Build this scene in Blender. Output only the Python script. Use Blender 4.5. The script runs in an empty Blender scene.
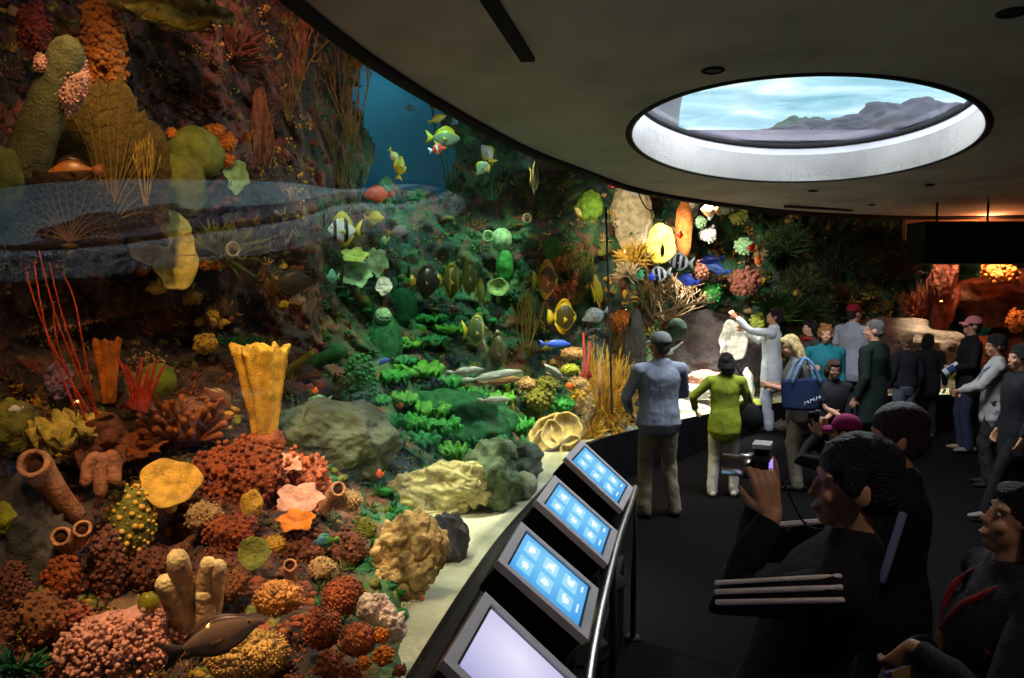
import bpy, bmesh, math, random
from mathutils import Vector, Matrix, noise, Euler
R = math.radians
PI = math.pi
SC = bpy.context.scene
COL = SC.collection
# ---------------------------------------------------------------- camera
F = 780.0
CAM = Vector((0.0, 0.0, 2.23))
PITCH = R(4.18)
cd = bpy.data.cameras.new('camera')
cd.sensor_width = 36.0
cd.lens = F * 36.0 / 1024.0
cd.clip_end = 200
cam = bpy.data.objects.new('camera', cd)
COL.objects.link(cam)
cam.location = CAM
cam.rotation_euler = (PI / 2 - PITCH, 0, 0)
SC.camera = cam

def ray(px, py):
    u = (px - 512) / F
    v = (339 - py) / F
    c, s = math.cos(PITCH), math.sin(PITCH)
    return Vector((u, c + v * s, -s + v * c))
def at(px, py, Y):
    d = ray(px, py)
    return CAM + d * (Y / d.y)
def atz(px, py, z):
    d = ray(px, py)
    return CAM + d * ((z - CAM.z) / d.z)

# ---------------------------------------------------------------- materials
MATS = {}
def nodes_of(name):
    m = bpy.data.materials.new(name)
    m.use_nodes = True
    nt = m.node_tree
    return m, nt, nt.nodes['Principled BSDF']
def lnk(nt, a, b):
    nt.links.new(a, b)
def mat(name, cols, rough=0.7, scale=8.0, bump=0.0, bscale=None, vor=False, metal=0.0, spec=0.3, detail=4.0, emit=0.0, sss=0.0):
    """procedural: noise (or cells) runs through a ramp of the given colours; optional bump"""
    if name in MATS:
        return MATS[name]
    m, nt, b = nodes_of(name)
    if not isinstance(cols, (list,)):
        cols = [cols]
    tc = nt.nodes.new('ShaderNodeTexCoord')
    b.inputs['Roughness'].default_value = rough
    b.inputs['Metallic'].default_value = metal
    b.inputs['Specular IOR Level'].default_value = spec
    n = nt.nodes.new('ShaderNodeTexNoise')
    n.inputs['Scale'].default_value = scale
    n.inputs['Detail'].default_value = detail
    lnk(nt, tc.outputs['Object'], n.inputs['Vector'])
    src = n.outputs['Fac']
    if vor:
        v = nt.nodes.new('ShaderNodeTexVoronoi')
        v.inputs['Scale'].default_value = bscale or scale
        lnk(nt, tc.outputs['Object'], v.inputs['Vector'])
    rp = nt.nodes.new('ShaderNodeValToRGB')
    el = rp.color_ramp.elements
    k = len(cols)
    if k == 1:
        cols = [tuple(c * .8 for c in cols[0]), tuple(min(1, c * 1.15) for c in cols[0])]
        k = 2
    for i, c in enumerate(cols):
        p = .3 + .4 * i / (k - 1)
        e = el[i] if i < 2 else el.new(p)
        e.position = p
        e.color = (c[0], c[1], c[2], 1)
    lnk(nt, src, rp.inputs['Fac'])
    lnk(nt, rp.outputs['Color'], b.inputs['Base Color'])
    if bump:
        bp = nt.nodes.new('ShaderNodeBump')
        bp.inputs['Strength'].default_value = bump
        bp.inputs['Distance'].default_value = 0.03
        if vor:
            lnk(nt, v.outputs['Distance'], bp.inputs['Height'])
            bp.invert = True
        else:
            n2 = nt.nodes.new('ShaderNodeTexNoise')
            n2.inputs['Scale'].default_value = bscale or scale * 3
            n2.inputs['Detail'].default_value = 5
            lnk(nt, tc.outputs['Object'], n2.inputs['Vector'])
            lnk(nt, n2.outputs['Fac'], bp.inputs['Height'])
        lnk(nt, bp.outputs['Normal'], b.inputs['Normal'])
    if emit:
        lnk(nt, rp.outputs['Color'], b.inputs['Emission Color'])
        b.inputs['Emission Strength'].default_value = emit
    MATS[name] = m
    return m

# ---------------------------------------------------------------- mesh builder
ICO = {}
def ico(sub):
    if sub not in ICO:
        bm = bmesh.new()
        bmesh.ops.create_icosphere(bm, subdivisions=sub, radius=1)
        ICO[sub] = ([v.co.copy() for v in bm.verts], [tuple(v.index for v in f.verts) for f in bm.faces])
        bm.free()
    return ICO[sub]
class M:
    def __init__(s):
        s.v = []; s.f = []; s.mi = []
    def add(s, vs, fs, mi=0):
        b = len(s.v)
        s.v.extend(vs)
        s.f.extend([tuple(i + b for i in f) for f in fs])
        s.mi.extend([mi] * len(fs))
    def box(s, c, d, rot=None, mi=0):
        c = Vector(c)
        vs = [Vector((x * d[0] / 2, y * d[1] / 2, z * d[2] / 2)) for x in (-1, 1) for y in (-1, 1) for z in (-1, 1)]
        if rot is not None:
            vs = [rot @ v for v in vs]
        s.add([tuple(v + c) for v in vs], [(0, 1, 3, 2), (4, 6, 7, 5), (0, 4, 5, 1), (2, 3, 7, 6), (0, 2, 6, 4), (1, 5, 7, 3)], mi)
    def tube(s, pts, rad, seg=10, cap=True, mi=0, ref=(1, 0, 0), roundcap=True):
        """lofted tube; rad entries are r or (rx, ry); rx lies along ref"""
        pts = [Vector(p) for p in pts]
        rad = [(r, r) if not isinstance(r, tuple) else r for r in rad]
        n = len(pts)
        if roundcap and cap:
            d0 = (pts[0] - pts[1]).normalized(); d1 = (pts[-1] - pts[-2]).normalized()
            r0 = min(rad[0]); r1 = min(rad[-1])
            P = [pts[0] + d0 * r0 * .95, pts[0] + d0 * r0 * .6] + pts + [pts[-1] + d1 * r1 * .6, pts[-1] + d1 * r1 * .95]
            Q = [tuple(a * .3 for a in rad[0]), tuple(a * .8 for a in rad[0])] + rad + [tuple(a * .8 for a in rad[-1]), tuple(a * .3 for a in rad[-1])]
            pts, rad, n = P, Q, n + 4
        X = Vector(ref)
        vs = []
        for i in range(n):
            t = (pts[min(i + 1, n - 1)] - pts[max(i - 1, 0)])
            if t.length < 1e-9: t = Vector((0, 0, 1))
            t.normalize()
            x = X - t * X.dot(t)
            if x.length < 1e-3:
                x = Vector((0, 1, 0)) - t * t.y
                if x.length < 1e-3: x = Vector((0, 0, 1)) - t * t.z
            x.normalize(); X = x
            y = t.cross(x)
            for k in range(seg):
                a = 2 * PI * k / seg
                vs.append(tuple(pts[i] + x * (rad[i][0] * math.cos(a)) + y * (rad[i][1] * math.sin(a))))
        fs = []
        for i in range(n - 1):
            for k in range(seg):
                k2 = (k + 1) % seg
                fs.append((i * seg + k, i * seg + k2, (i + 1) * seg + k2, (i + 1) * seg + k))
        if cap:
            fs.append(tuple(range(seg - 1, -1, -1)))
            fs.append(tuple((n - 1) * seg + k for k in range(seg)))
        s.add(vs, fs, mi)
    def pipe(s, pts, rad, mouth, seg=16, back=2, ref=(1, 0, 0)):
        # hollow tube: outer skin up to the rim, then an inner skin going back down
        n = len(pts); X = Vector(ref); fr = []
        for i in range(n):
            t = (pts[min(i + 1, n - 1)] - pts[max(i - 1, 0)]).normalized()
            x = (X - t * X.dot(t)).normalized(); X = x
            fr.append((pts[i], x, t.cross(x), t))
        rings = [(fr[i], rad[i], 0) for i in range(n)]
        r1 = rad[-1]
        rings.append((fr[-1], r1 * (1 + mouth) / 2, r1 * .10))
        rings.append((fr[-1], r1 * mouth, 0))
        for k in range(1, back + 1):
            rings.append((fr[-1 - k], min(rad[-1 - k], r1) * mouth * (.95 if k < back else .7), 0))
        vs = []
        for (c, x, y, t), r, up_ in rings:
            for k in range(seg):
                a = 2 * PI * k / seg
                vs.append(tuple(c + t * up_ + x * (r * math.cos(a)) + y * (r * math.sin(a))))
        m = len(rings)
        fs = [(i * seg + k, i * seg + (k + 1) % seg, (i + 1) * seg + (k + 1) % seg, (i + 1) * seg + k) for i in range(m - 1) for k in range(seg)]
        fs.append(tuple(range(seg - 1, -1, -1))); fs.append(tuple((m - 1) * seg + k for k in range(seg)))
        s.add(vs, fs)
    def ell(s, c, r, sub=2, mi=0, rot=None, amp=0, freq=3, seed=0):
        IV, IF = ico(sub)
        c = Vector(c)
        so = Vector((seed * 7.13, seed * 3.7, seed * 1.9))
        vs = []
        for v in IV:
            p = v.copy()
            if amp:
                p *= 1 + amp * noise.fractal(p * freq + so, 1.0, 2.0, 4)
            p = Vector((p.x * r[0], p.y * r[1], p.z * r[2]))
            if rot is not None: p = rot @ p
            vs.append(tuple(p + c))
        s.add(vs, IF, mi)
    def lathe(s, prof, seg=24, mi=0, fn=None, close=False, c=(0, 0, 0)):
        vs = []; n = len(prof)
        for i, (r, z) in enumerate(prof):
            for k in range(seg):
                a = 2 * PI * k / seg
                p = (r * math.cos(a), r * math.sin(a), z)
                if fn: p = fn(p, a, i / (n - 1))
                vs.append((p[0] + c[0], p[1] + c[1], p[2] + c[2]))
        fs = []
        for i in range(n - 1 if not close else n):
            j = (i + 1) % n
            for k in range(seg):
                k2 = (k + 1) % seg
                fs.append((i * seg + k, i * seg + k2, j * seg + k2, j * seg + k))
        if not close:
            fs.append(tuple(range(seg - 1, -1, -1)))
            fs.append(tuple((n - 1) * seg + k for k in range(seg)))
        s.add(vs, fs, mi)
    def plate(s, outline, t, mi=0, fn=None, axis='y'):
        """closed outline (a, b) in the x-z plane, thickness t along y"""
        n = len(outline)
        ca = sum(p[0] for p in outline) / n; cb = sum(p[1] for p in outline) / n
        vs = []
        for sgn in (-1, 1):
            for (a, b) in outline: vs.append((a, sgn * t * .35, b))
            vs.append((ca, sgn * t * .5, cb))
        if fn: vs = [fn(v) for v in vs]
        fs = []
        m = n + 1
        for k in range(n):
            k2 = (k + 1) % n
            fs.append((k, k2, n)); fs.append((m + k2, m + k, m + n)); fs.append((k2, k, m + k, m + k2))
        s.add(vs, fs, mi)
    def sheet(s, nu, nv, fn, t, mi=0):
        """thick curved sheet: fn(u, v) -> point, thickness t"""
        P = [[Vector(fn(i / nu, j / nv)) for j in range(nv + 1)] for i in range(nu + 1)]
        top = []; bot = []
        for i in range(nu + 1):
            for j in range(nv + 1):
                du = P[min(i + 1, nu)][j] - P[max(i - 1, 0)][j]
                dv = P[i][min(j + 1, nv)] - P[i][max(j - 1, 0)]
                n = du.cross(dv)
                n = n.normalized() if n.length > 1e-12 else Vector((0, 0, 1))
                top.append(tuple(P[i][j] + n * t / 2)); bot.append(tuple(P[i][j] - n * t / 2))
        W = nv + 1; N = (nu + 1) * W
        fs = []
        for i in range(nu):
            for j in range(nv):
                a, b, c, d = i * W + j, (i + 1) * W + j, (i + 1) * W + j + 1, i * W + j + 1
                fs.append((a, b, c, d)); fs.append((d + N, c + N, b + N, a + N))
        for i in range(nu):
            a, b = i * W, (i + 1) * W
            fs.append((b, a, a + N, b + N))
            a, b = i * W + nv, (i + 1) * W + nv
            fs.append((a, b, b + N, a + N))
        for j in range(nv):
            a, b = j, j + 1
            fs.append((a, b, b + N, a + N))
            a, b = nu * W + j, nu * W + j + 1
            fs.append((b, a, a + N, b + N))
        s.add(top + bot, fs, mi)
    def warp(s, fn):
        s.v = [tuple(fn(Vector(p))) for p in s.v]
        return s
    def mesh(s, name, mats, smooth=True):
        me = bpy.data.meshes.new(name)
        me.from_pydata([tuple(v) for v in s.v], [], s.f)
        if not isinstance(mats, (list, tuple)): mats = [mats]
        for m in mats: me.materials.append(m)
        if len(mats) > 1: me.polygons.foreach_set('material_index', s.mi)
        if smooth: me.polygons.foreach_set('use_smooth', [True] * len(me.polygons))
        me.update()
        return me

def obj(name, mb, mats, parent=None, loc=(0, 0, 0), rz=0.0, smooth=True):
    me = mb.mesh(name, mats, smooth) if isinstance(mb, M) else mb
    o = bpy.data.objects.new(name, me)
    COL.objects.link(o)
    o.location = loc
    o.rotation_euler = (0, 0, rz)
    if parent: o.parent = parent
    return o
def bev(o, w=.006, seg=2):
    m = o.modifiers.new('b', 'BEVEL'); m.width = w; m.segments = seg; m.limit_method = 'ANGLE'
    for p in o.data.polygons: p.use_smooth = False
    return o
def empty(name, loc=(0, 0, 0), rz=0.0):
    o = bpy.data.objects.new(name, None)
    COL.objects.link(o)
    o.location = loc; o.rotation_euler = (0, 0, rz)
    o.empty_display_size = .1
    return o
def tag(o, label, cat, group=None, kind=None):
    o['label'] = label; o['category'] = cat
    if group: o['group'] = group
    if kind: o['kind'] = kind
    return o
def struct(o, label=None):
    o['kind'] = 'structure'
    if label: o['label'] = label
    return o
def light(name, kind, loc, target, energy, col, size=.15, angle=60, blend=.6):
    ld = bpy.data.lights.new(name, kind)
    ld.energy = energy; ld.color = col
    if kind == 'SPOT':
        ld.spot_size = R(angle); ld.spot_blend = blend; ld.shadow_soft_size = size
    elif kind == 'AREA':
        ld.size = size
    else:
        ld.shadow_soft_size = size
    o = bpy.data.objects.new(name, ld)
    COL.objects.link(o)
    o.location = loc
    if target is not None:
        o.rotation_euler = (Vector(target) - Vector(loc)).to_track_quat('-Z', 'Y').to_euler()
    return o
def catmull(P, n):
    out = []
    P = [Vector(p) for p in P]
    for i in range(len(P) - 1):
        p0, p1, p2, p3 = P[max(i - 1, 0)], P[i], P[i + 1], P[min(i + 2, len(P) - 1)]
        for k in range(n):
            t = k / n
            out.append(.5 * ((2 * p1) + (p2 - p0) * t + (2 * p0 - 5 * p1 + 4 * p2 - p3) * t * t + (3 * p1 - p0 - 3 * p2 + p3) * t ** 3))
    out.append(P[-1])
    return out

# ---------------------------------------------------------------- the setting
def ceil_z(Y): return 3.83 - .05 * Y
def floor_z(Y):
    t = min(1, max(0, (Y - 9.3) / 1.3))
    return .15 * t * t * (3 - 2 * t)
def at_ceil(px, py):
    d = ray(px, py)
    t = (3.83 - CAM.z) / (d.z + .05 * d.y)
    return CAM + d * t
top_ctrl = [(-1.62, -2.5, 0), (-1.52, .5, 0), (-1.36, 2.5, 0)] + [tuple(at_ceil(*p)) for p in ((290, 0), (400, 80), (512, 143), (580, 170), (640, 190), (720, 203), (800, 211.5), (900, 216), (1000, 215.5))] + [(9.2, 11.6, 0)]
bot_ctrl = [(-.74, -2.5, 0), (-.66, .5, 0), (-.55, 2.2, 0)] + [tuple(atz(*p, .5)) for p in ((419, 678), (500, 547), (548, 490), (575, 460), (600, 440))] + [(2.82, 10.3, 0), (4.2, 11.2, 0), (5.9, 11.75, 0), (7.3, 11.7, 0), (9.2, 11.5, 0)]
TOP = [Vector((p.x, p.y, ceil_z(p.y))) for p in catmull(top_ctrl, 8)]
BOT = [Vector((p.x, p.y, .5)) for p in catmull(bot_ctrl, 8)]
NG = len(TOP)

m_ceil = mat('ceiling_plaster', [(.40, .39, .37), (.54, .52, .49), (.62, .60, .56)], .9, 1.6, .25, 30)
m_floor = mat('dark_carpet', [(.0055, .005, .0055), (.0105, .0098, .0102)], .95, 60, .5, 300, spec=.03)
m_black = mat('black_laminate', [(.005, .005, .0055), (.009, .009, .0095)], .6, 5, spec=.12)
m_blackm = mat('matt_black', [(.012, .011, .012)], .8, 9)
m_steel = mat('brushed_steel', [(.62, .6, .58), (.75, .73, .7)], .28, 40, metal=1.0)
m_silver = mat('silver_bezel', [(.66, .62, .66), (.74, .70, .73)], .4, 30)

def glass_mat():
    m, nt, b = nodes_of('tank_glass')
    nt.nodes.remove(b)
    out = nt.nodes['Material Output']
    tr = nt.nodes.new('ShaderNodeBsdfTransparent'); tr.inputs[0].default_value = (.95, .97, .96, 1)
    gl = nt.nodes.new('ShaderNodeBsdfGlossy'); gl.inputs['Roughness'].default_value = .015
    lw = nt.nodes.new('ShaderNodeLayerWeight'); lw.inputs['Blend'].default_value = .5
    pw = nt.nodes.new('ShaderNodeMath'); pw.operation = 'POWER'; pw.inputs[1].default_value = 5
    ma = nt.nodes.new('ShaderNodeMath'); ma.operation = 'MULTIPLY_ADD'; ma.inputs[1].default_value = .9; ma.inputs[2].default_value = .034
    ma.use_clamp = True
    mx = nt.nodes.new('ShaderNodeMixShader')
    lnk(nt, lw.outputs['Facing'], pw.inputs[0]); lnk(nt, pw.outputs[0], ma.inputs[0]); lnk(nt, ma.outputs[0], mx.inputs[0])
    lnk(nt, tr.outputs[0], mx.inputs[1]); lnk(nt, gl.outputs[0], mx.inputs[2]); lnk(nt, mx.outputs[0], out.inputs[0])
    return m
m_glass = glass_mat()
from mathutils.bvhtree import BVHTree
def glass_pt(i, k):
    ln = .46
    if k >= .3:
        w = 1 - ln * (1 - k)
    else:
        qb = (ln * .3 - (1 - .7 * ln)) / .09
        w = (ln - .6 * qb) * k + qb * k * k
    b, t = BOT[i], TOP[i]
    return Vector((b.x + (t.x - b.x) * w, b.y + (t.y - b.y) * w, b.z + (t.z - b.z) * k))
g = M()
vs = []
NV = 24
for i in range(NG):
    for j in range(NV + 1):
        vs.append(tuple(glass_pt(i, j / NV)))
fs = [(i * (NV + 1) + j, (i + 1) * (NV + 1) + j, (i + 1) * (NV + 1) + j + 1, i * (NV + 1) + j + 1) for i in range(NG - 1) for j in range(NV)]
g.add(vs, fs)
GBV = BVHTree.FromPolygons(vs, fs)
struct(obj('window_1', g, m_glass), 'curved viewing glass of the reef tank')

# ceiling slab with the oval skylight opening
SKC = (at_ceil(635, 148) + at_ceil(982, 135) + at_ceil(800, 77) + at_ceil(808, 182)) / 4
SKA = (at_ceil(808, 182) - at_ceil(800, 77)) / 2
SKB = (at_ceil(982, 135) - at_ceil(635, 148)) / 2
def oval(t, k=1.0, z=None):
    p = SKC + SKA * (math.cos(t) * k) + SKB * (math.sin(t) * k)
    return Vector((p.x, p.y, ceil_z(p.y) if z is None else z))
NO = 72
bm = bmesh.new()
outer = [Vector((p.x, p.y, 0)) for p in TOP] + [Vector((9.2, -2.5, 0))]
ov = [bm.verts.new((p.x, p.y, 0)) for p in outer]
iv = [bm.verts.new((oval(2 * PI * k / NO).x, oval(2 * PI * k / NO).y, 0)) for k in range(NO)]
es = [bm.edges.new((ov[i], ov[(i + 1) % len(ov)])) for i in range(len(ov))] + [bm.edges.new((iv[i], iv[(i + 1) % NO])) for i in range(NO)]
bmesh.ops.triangle_fill(bm, use_beauty=True, use_dissolve=False, edges=es)
ret = bmesh.ops.extrude_face_region(bm, geom=bm.faces[:])
for e in ret['geom']:
    if isinstance(e, bmesh.types.BMVert): e.co.z = 1
for v in bm.verts: v.co.z = ceil_z(v.co.y) + (.3 if v.co.z > .5 else 0)
bmesh.ops.recalc_face_normals(bm, faces=bm.faces[:])
me = bpy.data.meshes.new('ceiling'); bm.to_mesh(me); bm.free(); me.materials.append(m_ceil)
o = bpy.data.objects.new('ceiling', me); COL.objects.link(o); struct(o, 'low concrete ceiling with a curved edge')
# dark edge trim along the tank
t = M()
t.tube([(p.x + .03, p.y, p.z - .02) for p in TOP], [(.035, .05)] * NG, 8, ref=(0, 0, 1))
struct(obj('trim_1', t, m_blackm), 'dark edge strip where the ceiling meets the glass')
# skylight well
m_well = mat('white_well', [(.40, .40, .45), (.50, .50, .55)], .6, 2.5)
w = M()
WH = .40
vs = []
for h in (0, 1):
    for kk in (1.0, 1.06):
        for k in range(NO):
            p = oval(2 * PI * k / NO, kk)
            vs.append((p.x, p.y, p.z + .005 + h * WH))
fs = []
for k in range(NO):
    k2 = (k + 1) % NO
    fs += [(k, k2, 2 * NO + k2, 2 * NO + k), (NO + k2, NO + k, 3 * NO + k, 3 * NO + k2), (k2, k, NO + k, NO + k2), (2 * NO + k, 2 * NO + k2, 3 * NO + k2, 3 * NO + k)]
w.add(vs, fs)
struct(obj('trim_2', w, m_well), 'white curved wall of the skylight opening')
rg = M()
rg.tube([oval(2 * PI * k / NO, .995) + Vector((0, 0, WH)) for k in range(NO + 1)], [.028] * (NO + 1), 8, cap=False)
struct(obj('trim_3', rg, m_blackm), 'black gasket ring around the skylight pane')
r2 = M()
r2.tube([oval(2 * PI * k / NO, 1.005) + Vector((0, 0, -.004)) for k in range(NO + 1)], [(.03, .01)] * (NO + 1), 8, cap=False)
struct(obj('trim_4', r2, m_blackm), 'dark rim of the skylight opening')
gp = M()
gp.add([tuple(oval(2 * PI * k / NO, 1.0) + Vector((0, 0, WH + .01))) for k in range(NO)], [tuple(range(NO))])
struct(obj('window_2', gp, m_glass), 'oval skylight pane under the water')
# sunlit water seen through the skylight
def water_mat():
    m, nt, b = nodes_of('sunlit_water')
    nt.nodes.remove(b)
    out = nt.nodes['Material Output']
    tc = nt.nodes.new('ShaderNodeTexCoord')
    mp = nt.nodes.new('ShaderNodeMapping'); mp.inputs['Scale'].default_value = (.35, .6, 1); mp.inputs['Rotation'].default_value = (0, 0, R(-25))
    lnk(nt, tc.outputs['Object'], mp.inputs['Vector'])
    n = nt.nodes.new('ShaderNodeTexNoise'); n.inputs['Scale'].default_value = 1.1; n.inputs['Detail'].default_value = 7; n.inputs['Distortion'].default_value = .8
    lnk(nt, mp.outputs[0], n.inputs['Vector'])
    rp = nt.nodes.new('ShaderNodeValToRGB')
    e = rp.color_ramp.elements
    e[0].position = .32; e[0].color = (.19, .42, .55, 1)
    e[1].position = .66; e[1].color = (1.0, 1.0, 1.0, 1)
    x = e.new(.5); x.color = (.40, .68, .80, 1)
    x = e.new(.58); x.color = (.62, .82, .90, 1)
    lnk(nt, n.outputs['Fac'], rp.inputs['Fac'])
    em = nt.nodes.new('ShaderNodeEmission'); em.inputs['Strength'].default_value = 1.7
    lnk(nt, rp.outputs[0], em.inputs['Color']); lnk(nt, em.outputs[0], out.inputs[0])
    return m
wsu = M()
def wf(u, v):
    x = .9 + 19 * u; y = 3 + 26 * v
    return (x, y, 5.6 + .10 * noise.noise(Vector((x * .8, y * .8, 0))) - max(0, y - 20) * .1)
wsu.sheet(50, 50, wf, .02)
tag(obj('water_surface', wsu, water_mat()), 'bright rippled water surface seen up through the oval skylight', 'water', kind='stuff')
m_lrock = mat('rooftop_rock', [(.13, .10, .16), (.20, .16, .22), (.28, .23, .28)], .9, 2.2, .6, 6)
m_lgrn = mat('rooftop_green_rock', [(.10, .16, .12), (.14, .24, .17)], .9, 3, .5, 9)
def lagoon_rock(px, py0, pyt, Y, wpx, seed, mm, label):
    b = at(px, py0, Y); tp = at(px, pyt, Y); wd = wpx * Y / F
    h = tp.z - b.z
    q = M(); q.ell((0, 0, h * .35), (wd / 2, .9, h * .72), 5, amp=.28, freq=2.2, seed=seed)
    tag(obj('lagoon_rock', q, mm, loc=b), label, 'rock')
lagoon_rock(908, 152, 108, 11.2, 110, 1, m_lrock, 'lumpy purple-grey rock with a peak, seen through the skylight on its far right slope')
lagoon_rock(840, 152, 122, 11.6, 110, 2, m_lrock, 'jagged dark rock at the middle of the skylight view')
lagoon_rock(770, 153, 134, 11.0, 130, 3, m_lrock, 'low brown-grey rock ridge at the lower rim of the skylight view')
lagoon_rock(793, 150, 124, 12.2, 60, 4, m_lgrn, 'small green-tinted rock between the ridges in the skylight view')
lagoon_rock(970, 150, 122, 11.4, 90, 5, m_lrock, 'sloping purple rock at the far end of the skylight view')
q = M(); q.ell((0, 0, .8), (.55, .5, 1.5), 4, amp=.12, freq=2, seed=6)
tag(obj('lagoon_rock', q, mat('pale_pillar', [(.34, .29, .32), (.42, .37, .4)], .9, 4), loc=at(640, 140, 10.6)), 'pale mauve rock pillar at the narrow end of the skylight view', 'rock')

q = M(); q.box((4.6, 18.6, 3.95), (8.6, 18.6, .12)); struct(obj('floor_lagoon', q, m_lrock, smooth=False), 'rocky bed of the water above the hall')
# floor, kerb, counter
fl = M()
def ff(u, v):
    y = -2.5 + 15.5 * v
    return (-1.0 + 11 * u, y, floor_z(y) - .01)
fl.sheet(12, 60, ff, .02)
struct(obj('floor', fl, m_floor), 'dark carpet floor of the viewing hall')
kb = M()
vs = []
for i in range(NG):
    n = Vector((BOT[min(i + 1, NG - 1)].y - BOT[max(i - 1, 0)].y, -(BOT[min(i + 1, NG - 1)].x - BOT[max(i - 1, 0)].x), 0)).normalized()
    p = BOT[i]
    for off, z in ((-.06, .0), (-.06, .5), (.06, .53), (.06, .0)):
        q_ = p + n * off
        vs.append((q_.x, q_.y, z))
fs = []
for i in range(NG - 1):
    for k in range(4):
        k2 = (k + 1) % 4
        fs.append((i * 4 + k, i * 4 + k2, (i + 1) * 4 + k2, (i + 1) * 4 + k))
kb.add(vs, fs)
struct(obj('baseboard_1', kb, m_black, smooth=False), 'black kerb below the tank glass')
# seam between two panes
def on_glass(px, py):
    return GBV.ray_cast(CAM, ray(px, py).normalized())[0]
sm = M()
sp = [on_glass(605 + 8 * k / 9, 178 + 265 * k / 9) for k in range(10)]
sp = [p for p in sp if p is not None]
sm.tube(sp, [.012] * len(sp), 6)
struct(obj('trim_5', sm, m_blackm), 'dark vertical seam between two glass panes')

# tank sand floor
def inside(p, m=0.0):
    """True where p lies on the tank side of the glass, at least m from it"""
    k = min(1, max(0, (p.z - .5) / 2.9))
    if k not in INS:
        INS[k] = [glass_pt(i, k) for i in range(NG)]
    L = INS[k]
    best = 1e9; sd = 0
    for i in range(NG - 1):
        a, b = L[i], L[i + 1]
        abx, aby = b.x - a.x, b.y - a.y; apx, apy = p.x - a.x, p.y - a.y
        t_ = min(1, max(0, (apx * abx + apy * aby) / max(abx * abx + aby * aby, 1e-9)))
        dx, dy = apx - abx * t_, apy - aby * t_
        d = dx * dx + dy * dy
        if d < best:
            best = d; sd = abx * apy - aby * apx
    return sd > 0 and best > m * m
INS = {}
m_sand = mat('reef_sand', [(.36, .36, .24), (.50, .48, .34), (.66, .62, .46)], .9, 3.0, .5, 40)
sd = M()
vs = []
rows = []
NS = 14
for i in range(NG):
    p = BOT[i]
    t_ = BOT[min(i + 1, NG - 1)] - BOT[max(i - 1, 0)]
    n = Vector((-t_.y, t_.x, 0)).normalized()
    for j in range(NS + 1):
        d = .05 + (.46 if p.y < 4.2 else .46 + .22 * (p.y - 4.2) if p.y < 7 else 1.1 + .5 * (p.y - 7)) * (j / NS) ** 1.3 * (1 + .35 * noise.noise(Vector((p.y * 1.7, 3, 0))))
        q_ = p + n * d
        vs.append((q_.x, q_.y, .42 + .05 * noise.noise(Vector((q_.x * 2, q_.y * 2, 0))) + .03 * j / NS))
fs = [(i * (NS + 1) + j, i * (NS + 1) + j + 1, (i + 1) * (NS + 1) + j + 1, (i + 1) * (NS + 1) + j) for i in range(NG - 1) for j in range(NS)]
sd.add(vs, fs)
struct(obj('floor_tank', sd, m_sand), 'pale sand bed along the inside of the glass')

# ---------------------------------------------------------------- reef rockwork
PX = [-200, -60, 0, 80, 150, 220, 300, 400, 500, 600, 700, 800, 900, 1000, 1200]
PY = [-200, 0, 100, 200, 270, 330, 400, 470, 560, 678, 800]
GR = [
 [5.5, 5.5, 5.6, 6.5, 7.5, 8.5, 10, 12, 14, 14, 14, 14, 14, 14, 14],
 [5.0, 5.1, 5.3, 5.8, 6.8, 7.2, 9.0, 12, 14, 14, 14, 14, 14, 14, 14],
 [4.8, 4.9, 5.1, 5.6, 6.6, 6.9, 8.2, 12, 13.5, 13, 13.4, 14, 14, 14, 14],
 [4.7, 4.8, 4.9, 5.3, 6.0, 6.3, 7.6, 10.8, 12, 11.6, 12.6, 13.4, 13.8, 13.8, 13.8],
 [4.8, 4.9, 5.3, 6.0, 6.4, 6.6, 7.6, 10.0, 11.2, 11.0, 12.2, 13.2, 13.6, 13.6, 13.6],
 [4.7, 4.9, 5.2, 6.0, 6.4, 6.6, 7.4, 9.3, 10.4, 10.4, 13.2, 13.2, 13.4, 13.4, 13.4],
 [4.3, 4.5, 4.8, 5.1, 5.4, 5.6, 6.4, 7.9, 9.0, 9.7, 13.2, 13.2, 13.4, 13.2, 13.2],
 [4.0, 4.1, 4.4, 4.7, 4.8, 4.8, 5.3, 6.5, 8.0, 9.6, 13.2, 13.2, 13.4, 13.2, 13.2],
 [3.5, 3.6, 3.8, 4.0, 4.1, 4.1, 4.25, 4.7, 6.8, 9, 12, 13, 13, 13, 13],
 [3.0, 3.0, 3.1, 3.2, 3.2, 3.2, 3.2, 3.4, 5.4, 8, 12, 13, 13, 13, 13],
 [2.6, 2.6, 2.6, 2.6, 2.6, 2.6, 2.6, 2.8, 5.0, 8, 12, 13, 13, 13, 13]]
def seg_(A, x):
    for i in range(len(A) - 2):
        if x < A[i + 1]: break
    else: i = len(A) - 2
    t_ = min(1, max(0, (x - A[i]) / (A[i + 1] - A[i])))
    return i, t_
def surf0(px, py):
    i, u = seg_(PX, px); j, v = seg_(PY, py)
    a = GR[j][i] * (1 - u) + GR[j][i + 1] * u
    b = GR[j + 1][i] * (1 - u) + GR[j + 1][i + 1] * u
    return a * (1 - v) + b * v
def surf(px, py):
    y = surf0(px, py)
    p = at(px, py, y)
    n = noise.ridged_multi_fractal(p * 1.1, .9, 2.1, 5, 1.0, 2.0) * .12 - .12 + noise.fractal(p * 3.3, .8, 2.0, 4) * .10 + noise.ridged_multi_fractal(p * 5.5, .8, 2.2, 4, 1.0, 2.0) * .03
    return y - n * min(2.0, y / 5)
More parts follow.
